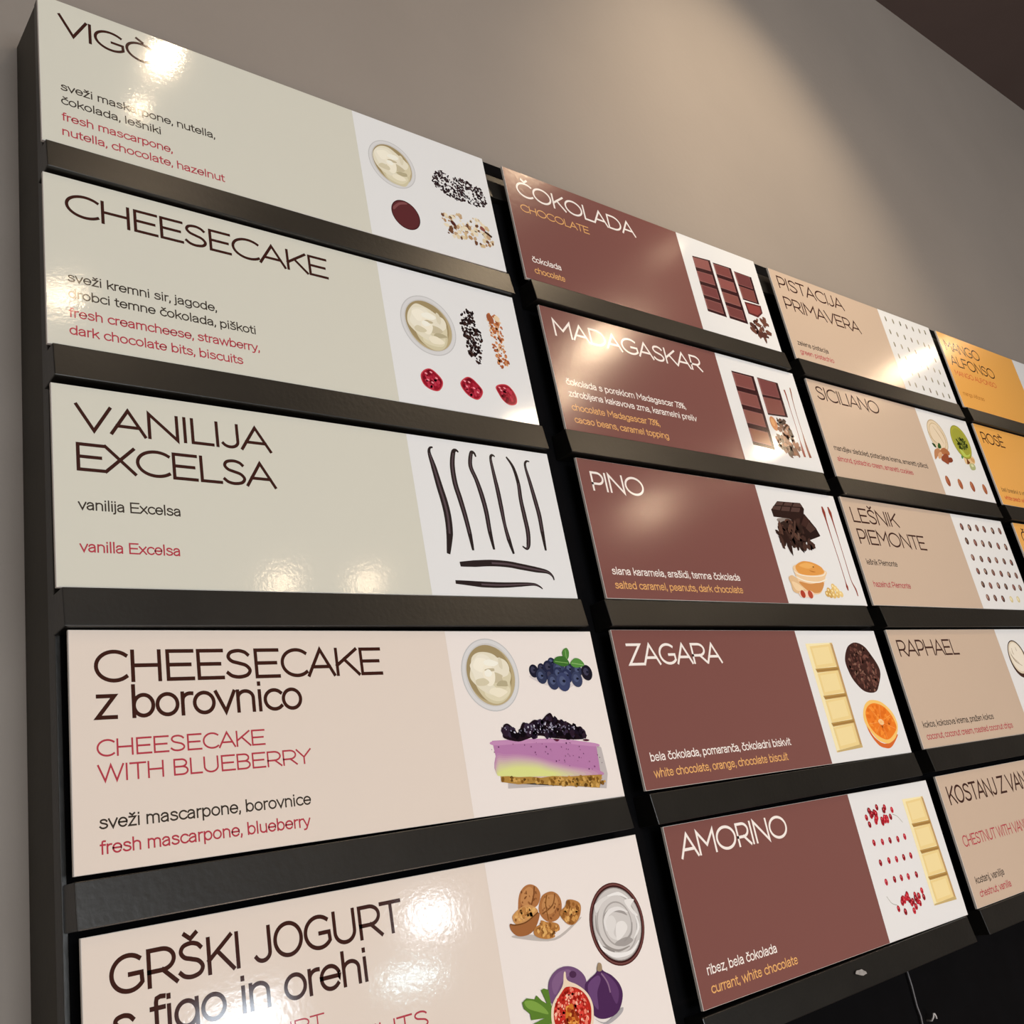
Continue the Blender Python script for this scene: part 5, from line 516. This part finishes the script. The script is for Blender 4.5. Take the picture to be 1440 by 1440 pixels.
((2,0), 1.0599, -0.0011, 0.00201, 'tan', 'tan sign reading PISTACIJA PRIMAVERA with rows of small pistachios', [['title_lettering','PISTACIJA',16.4,200.4,32.2,22.9,'#3a1e18','thin',0.11,None],['title_lettering','PRIMAVERA',16.4,231.3,69.4,22.9,'#3a1e18','thin',0.11,None],['description_lettering','zelena pistacija',16.4,100,131.8,8.6,'#3b332c','body',0.13,None],['translation_lettering','green pistachio',16.4,107.8,147.2,8.6,'#ac3c48','body',0.13,None]], [['pistachio_picture',None,[['e','#7b7464',[338.2,16.5],2.6,5.2,0],['e','#a8a48c',[337.3,15.5],1.2,3,0]]],['pistachio_picture',None,[['e','#8a8070',[363.3,16.3],2.6,5.2,0],['e','#a8a48c',[362.4,15.3],1.2,3,0]]],['pistachio_picture',None,[['e','#5e5a4a',[388,15.5],2.6,5.2,0],['e','#a8a48c',[387,14.5],1.2,3,0]]],['pistachio_picture',None,[['e','#6e5a54',[409,17.1],2.6,5.2,0],['e','#a8a48c',[408.1,16.1],1.2,3,0]]],['pistachio_picture',None,[['e','#7b7464',[432,17.3],2.6,5.2,0],['e','#a8a48c',[431.1,16.3],1.2,3,0]]],['pistachio_picture',None,[['e','#8a8070',[455.7,16.5],2.6,5.2,0],['e','#a8a48c',[454.8,15.5],1.2,3,0]]],['pistachio_picture',None,[['e','#5e5a4a',[477.7,14.7],2.6,5.2,0],['e','#a8a48c',[476.7,13.7],1.2,3,0]]],['pistachio_picture',None,[['e','#7b7464',[338.1,42.4],2.6,5.2,0],['e','#a8a48c',[337.2,41.4],1.2,3,0]]],['pistachio_picture',None,[['e','#8a8070',[361.8,43],2.6,5.2,0],['e','#a8a48c',[360.9,42],1.2,3,0]]],['pistachio_picture',None,[['e','#5e5a4a',[386.7,43.6],2.6,5.2,0],['e','#a8a48c',[385.8,42.6],1.2,3,0]]],['pistachio_picture',None,[['e','#6e5a54',[410.1,44.4],2.6,5.2,0],['e','#a8a48c',[409.1,43.4],1.2,3,0]]],['pistachio_picture',None,[['e','#7b7464',[432.6,44.2],2.6,5.2,0],['e','#a8a48c',[431.6,43.1],1.2,3,0]]],['pistachio_picture',None,[['e','#8a8070',[455.1,45],2.6,5.2,0],['e','#a8a48c',[454.1,44],1.2,3,0]]],['pistachio_picture',None,[['e','#5e5a4a',[472.5,46.2],2.6,5.2,0],['e','#a8a48c',[471.5,45.2],1.2,3,0]]],['pistachio_picture',None,[['e','#7b7464',[337.2,67.6],2.6,5.2,0],['e','#a8a48c',[336.2,66.6],1.2,3,0]]],['pistachio_picture',None,[['e','#8a8070',[361.7,67.2],2.6,5.2,0],['e','#a8a48c',[360.8,66.2],1.2,3,0]]],['pistachio_picture',None,[['e','#5e5a4a',[384.6,68.6],2.6,5.2,0],['e','#a8a48c',[383.6,67.6],1.2,3,0]]],['pistachio_picture',None,[['e','#6e5a54',[408.9,69.2],2.6,5.2,0],['e','#a8a48c',[407.9,68.2],1.2,3,0]]],['pistachio_picture',None,[['e','#7b7464',[432.7,69.1],2.6,5.2,0],['e','#a8a48c',[431.7,68.1],1.2,3,0]]],['pistachio_picture',None,[['e','#8a8070',[453.7,72],2.6,5.2,0],['e','#a8a48c',[452.7,71],1.2,3,0]]],['pistachio_picture',None,[['e','#5e5a4a',[477,72.5],2.6,5.2,0],['e','#a8a48c',[476,71.5],1.2,3,0]]],['pistachio_picture',None,[['e','#7b7464',[337.9,90.5],2.6,5.2,0],['e','#a8a48c',[337,89.5],1.2,3,0]]],['pistachio_picture',None,[['e','#8a8070',[361.4,91.5],2.6,5.2,0],['e','#a8a48c',[360.5,90.5],1.2,3,0]]],['pistachio_picture',None,[['e','#5e5a4a',[387.3,91.8],2.6,5.2,0],['e','#a8a48c',[386.4,90.8],1.2,3,0]]],['pistachio_picture',None,[['e','#6e5a54',[409.5,95.9],2.6,5.2,0],['e','#a8a48c',[408.6,94.9],1.2,3,0]]],['pistachio_picture',None,[['e','#7b7464',[433.8,95.3],2.6,5.2,0],['e','#a8a48c',[432.8,94.2],1.2,3,0]]],['pistachio_picture',None,[['e','#8a8070',[457.3,96.3],2.6,5.2,0],['e','#a8a48c',[456.3,95.3],1.2,3,0]]],['pistachio_picture',None,[['e','#5e5a4a',[476.8,96.9],2.6,5.2,0],['e','#a8a48c',[475.9,95.9],1.2,3,0]]],['pistachio_picture',None,[['e','#7b7464',[339.5,114.4],2.6,5.2,0],['e','#a8a48c',[338.6,113.4],1.2,3,0]]],['pistachio_picture',None,[['e','#8a8070',[363.2,118.9],2.6,5.2,0],['e','#a8a48c',[362.3,117.9],1.2,3,0]]],['pistachio_picture',None,[['e','#5e5a4a',[387.2,119.5],2.6,5.2,0],['e','#a8a48c',[386.3,118.5],1.2,3,0]]],['pistachio_picture',None,[['e','#6e5a54',[410.9,120.4],2.6,5.2,0],['e','#a8a48c',[410,119.4],1.2,3,0]]],['pistachio_picture',None,[['e','#7b7464',[433.2,120.4],2.6,5.2,0],['e','#a8a48c',[432.2,119.4],1.2,3,0]]],['pistachio_picture',None,[['e','#8a8070',[454.8,121.5],2.6,5.2,0],['e','#a8a48c',[453.9,120.5],1.2,3,0]]],['pistachio_picture',None,[['e','#5e5a4a',[476.4,122.4],2.6,5.2,0],['e','#a8a48c',[475.4,121.4],1.2,3,0]]],['pistachio_picture',None,[['e','#7b7464',[339.8,143.2],2.6,5.2,0],['e','#a8a48c',[338.9,142.2],1.2,3,0]]],['pistachio_picture',None,[['e','#8a8070',[361.7,142.4],2.6,5.2,0],['e','#a8a48c',[360.8,141.3],1.2,3,0]]],['pistachio_picture',None,[['e','#5e5a4a',[386.7,144.3],2.6,5.2,0],['e','#a8a48c',[385.8,143.3],1.2,3,0]]],['pistachio_picture',None,[['e','#6e5a54',[410.1,145],2.6,5.2,0],['e','#a8a48c',[409.1,144],1.2,3,0]]],['pistachio_picture',None,[['e','#7b7464',[433.1,146],2.6,5.2,0],['e','#a8a48c',[432.1,144.9],1.2,3,0]]],['pistachio_picture',None,[['e','#8a8070',[455.2,146.9],2.6,5.2,0],['e','#a8a48c',[454.2,145.8],1.2,3,0]]],['pistachio_picture',None,[['e','#5e5a4a',[478,145.5],2.6,5.2,0],['e','#a8a48c',[477,144.4],1.2,3,0]]]]),
((2,1), 1.0672, -0.1911, -0.00013, 'tan', 'tan sign reading SICILIANO with almonds and green pistachio cream', [['title_lettering','SICILIANO',16.4,192.9,32,22.9,'#3a1e18','thin',0.11,None],['description_lettering','mandljev sladoled, pistacijeva krema, amaretti piškoti',16.4,290.5,114.6,8.6,'#3b332c','body',0.13,None],['translation_lettering','almond, pistachio cream, amaretti cookies',16.4,232.6,131.8,8.6,'#ac3c48','body',0.13,None]], [['almond_cream_bowl_picture',None,[['e','#b39f82',[366.7,46.3],30.9,30.9,0],['e','#d9c6a8',[366.7,46.3],29.05,29.05,0],['e','#c7b190',[366.7,46.3],24.72,24.72,0],['e','#dccab0',[366.7,46.3],22.87,22.87,0],['s','#a08868',[[337.1,38.8],[343.5,54.4],[359.6,62.6]],[0.5,1.6,0.6]],['s','#a08868',[[360.5,27.9],[372.2,43.1],[380.4,60]],[0.5,1.6,0.6]],['s','#a08868',[[375.4,27.1],[388.1,41],[390.2,56.2]],[0.5,1.6,0.6]]]],['almonds_picture',None,[['b','#2e4a24',[[335.7,63],[345.4,64.3],[344.8,70.7],[339,68.9]]],['b','#34562a',[[353,67.2],[360.1,60],[364.7,61.9],[364.1,68.4],[354.2,70.8]]],['b','#b5805a',[[337.1,75.4],[351.6,71.1],[355.8,75.7],[338.5,87.7],[327.5,93.9],[328.9,86.3]]],['b','#a86a44',[[356.7,74.3],[373.2,67.3],[387,72],[385.9,79.1],[368.5,81.8],[355.7,79.5]]],['b','#d0a078',[[344.6,82],[357.4,76.7],[358.1,83],[346,90.6],[340.6,90]]],['b','#8e4a30',[[353.8,86],[373.3,78.1],[379.7,83],[369.7,98],[356.9,95.6],[349.4,92.7]]],['b','#7d3c28',[[376.5,85.9],[388.8,83.9],[390.4,89.4],[382.3,93.5],[372.4,93.9]]]]],['pistachio_cream_bowl_picture',None,[['e','#8a8a30',[448.9,47.3],32.2,32.2,0],['e','#a6a33c',[448.9,47.3],30.59,30.59,0],['e','#9a9a3a',[448.9,47.3],26.4,26.4,0],['r',['#3e4a1a','#566024','#2e3814','#6c7430'],60,2,5,[[436.5,42.6],[460.6,40.9],[470.4,48.9],[454,61.5],[433.8,61.3],[432.4,52.3]],1.8],['b','#b4c25a',[[432.9,62.7],[441.9,64.2],[451.6,72.2],[467.5,67.8],[457.9,74.1],[439.1,75.6]]]]],['pistachio_picture',None,[['b','#dcbc8c',[[438.6,76.3],[458.1,70.2],[476.6,73.3],[473.1,85.5],[452.6,89],[437.1,89.4]]],['b','#6a3a1c',[[447.6,77.9],[452,82.6],[454.5,86.2],[442.9,90.1],[445.1,83.4]]],['b','#c89a62',[[460.7,73.8],[476.3,77.3],[471.3,84.4],[463.1,81.4]]],['b','#a8ac7a',[[449.8,89.3],[464.7,86.4],[470.5,91],[465.4,98],[450.2,99.6]]],['b','#d0d0a4',[[454.8,89.4],[462.3,88],[464.9,91.6],[456.9,93.8]]],['b','#4f8a50',[[431,74.6],[439.7,73],[433.4,80.1],[428.4,80.1]]]]],['almond_picture',None,[['e','#8e4a30',[344.2,130.9],7.2,9.6,0],['e','#b06e4c',[342.7,128.9],3.6,6.2,0],['e','#a05238',[345.8,132],2.6,4.5,0]]],['almond_picture',None,[['e','#9a5a36',[386.4,132.3],7.2,9.6,0],['e','#b06e4c',[384.9,130.2],3.6,6.2,0],['e','#a05238',[388.1,133.3],2.6,4.5,0]]],['almond_picture',None,[['e','#8e4a30',[429.2,132.9],7.2,9.6,0],['e','#b06e4c',[427.7,130.8],3.6,6.2,0],['e','#a05238',[430.9,134],2.6,4.5,0]]],['almond_picture',None,[['e','#9a5a36',[474.3,133.6],7.2,9.6,0],['e','#b06e4c',[472.7,131.4],3.6,6.2,0],['e','#a05238',[476.1,134.7],2.6,4.5,0]]]]),
((2,2), 1.0559, -0.3803, -0.00489, 'tan', 'tan sign reading LEŠNIK PIEMONTE with rows of hazelnuts', [['title_lettering','LEŠNIK',16.4,142.6,37.2,22.9,'#3a1e18','thin',0.11,None],['title_lettering','PIEMONTE',16.4,203.5,69.4,22.9,'#3a1e18','thin',0.11,None],['description_lettering','lešnik Piemonte',16.4,98.1,99.8,8.6,'#3b332c','body',0.13,None],['translation_lettering','hazelnut Piemonte',16.4,115.6,131.8,8.6,'#ac3c48','body',0.13,None]], [['hazelnut_picture',None,[['e','#5c3a34',[345.5,20.9],5.4,6.2,0],['e','#9a6a60',[344.2,20],2.5,3.2,0]]],['hazelnut_picture',None,[['e','#4a302a',[372.3,20.7],5.4,6.2,0],['e','#b09080',[370.9,19.8],2.5,3.2,0]]],['hazelnut_picture',None,[['e','#6e4640',[399.1,19.5],5.4,6.2,0],['e','#8a6e60',[397.7,18.5],2.5,3.2,0]]],['hazelnut_picture',None,[['e','#5c3a34',[424.5,20],5.4,6.2,0],['e','#9a6a60',[423.1,19.1],2.5,3.2,0]]],['hazelnut_picture',None,[['e','#4a302a',[454.8,20.6],5.4,6.2,0],['e','#b09080',[453.4,19.6],2.5,3.2,0]]],['hazelnut_picture',None,[['e','#6e4640',[482.3,19.2],5.4,6.2,0],['e','#8a6e60',[480.8,18.3],2.5,3.2,0]]],['hazelnut_picture',None,[['e','#4a302a',[345.7,45.3],5.4,6.2,0],['e','#8a6e60',[344.3,44.4],2.5,3.2,0]]],['hazelnut_picture',None,[['e','#6e4640',[373.5,46.6],5.4,6.2,0],['e','#9a6a60',[372.1,45.6],2.5,3.2,0]]],['hazelnut_picture',None,[['e','#5c3a34',[400,46.5],5.4,6.2,0],['e','#b09080',[398.6,45.6],2.5,3.2,0]]],['hazelnut_picture',None,[['e','#4a302a',[425.6,46.9],5.4,6.2,0],['e','#8a6e60',[424.2,46],2.5,3.2,0]]],['hazelnut_picture',None,[['e','#6e4640',[454.8,47.6],5.4,6.2,0],['e','#9a6a60',[453.4,46.6],2.5,3.2,0]]],['hazelnut_picture',None,[['e','#5c3a34',[482.8,47.8],5.4,6.2,0],['e','#b09080',[481.3,46.8],2.5,3.2,0]]],['hazelnut_picture',None,[['e','#6e4640',[345.7,73.1],5.4,5.6,0],['e','#b09080',[344.4,72.2],2.5,3.2,0]]],['hazelnut_picture',None,[['e','#5c3a34',[374.1,74.3],5.4,5.6,0],['e','#8a6e60',[372.7,73.4],2.5,3.2,0]]],['hazelnut_picture',None,[['e','#4a302a',[401.8,74.5],5.4,5.6,0],['e','#9a6a60',[400.4,73.5],2.5,3.2,0]]],['hazelnut_picture',None,[['e','#6e4640',[427.8,73.9],5.4,5.6,0],['e','#b09080',[426.3,72.9],2.5,3.2,0]]],['hazelnut_picture',None,[['e','#5c3a34',[455.8,74.5],5.4,5.6,0],['e','#8a6e60',[454.3,73.5],2.5,3.2,0]]],['hazelnut_picture',None,[['e','#4a302a',[482.1,75.4],5.4,5.6,0],['e','#9a6a60',[480.6,74.5],2.5,3.2,0]]],['hazelnut_picture',None,[['e','#5c3a34',[346.6,96],5.4,5.6,0],['e','#9a6a60',[345.3,95],2.5,3.2,0]]],['hazelnut_picture',None,[['e','#4a302a',[372.9,95.5],5.4,5.6,0],['e','#b09080',[371.6,94.6],2.5,3.2,0]]],['hazelnut_picture',None,[['e','#6e4640',[399.2,96.2],5.4,5.6,0],['e','#8a6e60',[397.8,95.2],2.5,3.2,0]]],['hazelnut_picture',None,[['e','#5c3a34',[427.2,97.1],5.4,5.6,0],['e','#9a6a60',[425.8,96.1],2.5,3.2,0]]],['hazelnut_picture',None,[['e','#4a302a',[455.2,97.7],5.4,5.6,0],['e','#b09080',[453.8,96.7],2.5,3.2,0]]],['hazelnut_picture',None,[['e','#6e4640',[481.7,98.2],5.4,5.6,0],['e','#8a6e60',[480.3,97.2],2.5,3.2,0]]],['hazelnut_picture',None,[['e','#4a302a',[347.3,117.8],5.4,5.6,0],['e','#8a6e60',[346,116.8],2.5,3.2,0]]],['hazelnut_picture',None,[['e','#6e4640',[372.7,119],5.4,5.6,0],['e','#9a6a60',[371.3,118.1],2.5,3.2,0]]],['hazelnut_picture',None,[['e','#5c3a34',[400.7,118.2],5.4,5.6,0],['e','#b09080',[399.4,117.2],2.5,3.2,0]]],['hazelnut_picture',None,[['e','#4a302a',[427.3,119],5.4,5.6,0],['e','#8a6e60',[425.9,118],2.5,3.2,0]]],['hazelnut_picture',None,[['e','#6e4640',[456.1,119.6],5.4,5.6,0],['e','#9a6a60',[454.7,118.6],2.5,3.2,0]]],['hazelnut_picture',None,[['e','#5c3a34',[479.1,119.7],5.4,5.6,0],['e','#b09080',[477.7,118.7],2.5,3.2,0]]],['hazelnut_picture',None,[['e','#6e4640',[347.8,139.4],5.4,5.6,0],['e','#b09080',[346.5,138.4],2.5,3.2,0]]],['hazelnut_picture',None,[['e','#5c3a34',[373.2,139.6],5.4,5.6,0],['e','#8a6e60',[371.9,138.7],2.5,3.2,0]]],['hazelnut_picture',None,[['e','#4a302a',[400.2,140.2],5.4,5.6,0],['e','#9a6a60',[398.8,139.3],2.5,3.2,0]]],['hazelnut_picture',None,[['e','#cdbd8c',[429.8,140.5],5.5,5.5,0],['e','#e4d8b0',[429,139.9],3.2,3.2,0]]],['hazelnut_picture',None,[['e','#cdbd8c',[455.7,140],5.5,5.5,0],['e','#e4d8b0',[454.8,139.4],3.2,3.2,0]]]]),
((2,3), 1.0648, -0.5724, 6e-05, 'tan', 'tan sign reading RAPHAEL with coconut at the right edge of the photo', [['title_lettering','RAPHAEL',16.4,183.5,37.2,22.9,'#3a1e18','thin',0.11,None],['description_lettering','kokos, kokosova krema, pražen kokos',16.4,218.9,131.8,8.6,'#3b332c','body',0.13,None],['translation_lettering','coconut, coconut cream, roasted coconut chips',16.4,268.4,147.2,8.6,'#ac3c48','body',0.13,None]], [['coconut_picture',None,[['e','#2a1a12',[366.3,47.4],29.6,29.6,0],['e','#3c2016',[366.3,47.4],28.71,28.71,0],['e','#d6c8b0',[365.7,45],26,25.5,0],['e','#e6dccb',[366.3,44.4],23.1,22.5,0],['s','#9c8c74',[[346.9,34.7],[349.9,44.7],[364.7,53.7]],[0.6,1.8,0.6]],['s','#9c8c74',[[345.7,39.7],[353.6,50.4],[372.2,58.3]],[0.6,1.8,0.6]],['s','#9c8c74',[[356.3,29.9],[354.5,37.3],[357.4,40.5]],[0.6,1.8,0.6]],['s','#9c8c74',[[369.7,28.8],[370.2,35.1]],[0.6,1.8,0.6]]]]]),
((2,4), 1.07, -0.7651, -0.00112, 'tan', 'tan sign reading KOSTANJ Z VANILIJO, bottom right in the photo', [['title_lettering','KOSTANJ Z VANILIJO',16.4,177.7,37.2,22.9,'#3a1e18','sans',0.12,'KOSTANJ Z'],['subtitle_lettering','CHESTNUT WITH VANILLA',16.4,153.2,88.3,13.7,'#ac3c48','sans',0.11,'CHESTNUT WITH'],['description_lettering','kostanj, vanilija',16.4,94.3,131.8,8.6,'#3b332c','body',0.13,None],['translation_lettering','chestnut, vanilla',16.4,102.6,147.2,8.6,'#ac3c48','body',0.13,None]], []),
((3,0), 1.5872, -0.0004, -0.00158, 'orange', 'orange sign reading MANGO ALFONSO, topmost at the right edge', [['title_lettering','MANGO',16.4,155.8,37.2,22.9,'#3a1e18','thin',0.11,None],['title_lettering','ALFONSO',16.4,196.2,69.4,22.9,'#3a1e18','thin',0.11,None],['subtitle_lettering','MANGO ALFONSO',16.4,184.3,90.2,11,'#c8402f','thin',0.11,None],['description_lettering','mango Alfonso',16.4,101.3,131.8,8.6,'#b07030','body',0.13,None]], []),
((3,1), 1.5949, -0.1904, -0.00176, 'orange', 'orange sign reading ROSÈ, under the MANGO ALFONSO sign', [['title_lettering','ROSÈ',16.4,105,37.2,22.9,'#3a1e18','thin',0.11,None],['description_lettering','beli breskvi s vrtnico',16.4,137.4,131.8,8.6,'#7a5a30','body',0.13,None],['translation_lettering','white peach with rose',16.4,133,147.2,8.6,'#c8402f','body',0.13,None]], []),
((3,2), 1.6031, -0.3818, 0, 'orange', 'orange sign showing only the letter Č, under the ROSÈ sign', [['title_lettering','Č',16.4,38.4,37.2,22.9,'#3a1e18','thin',0.11,None]], [])
]
for args in SIGNS: make_sign(*args)
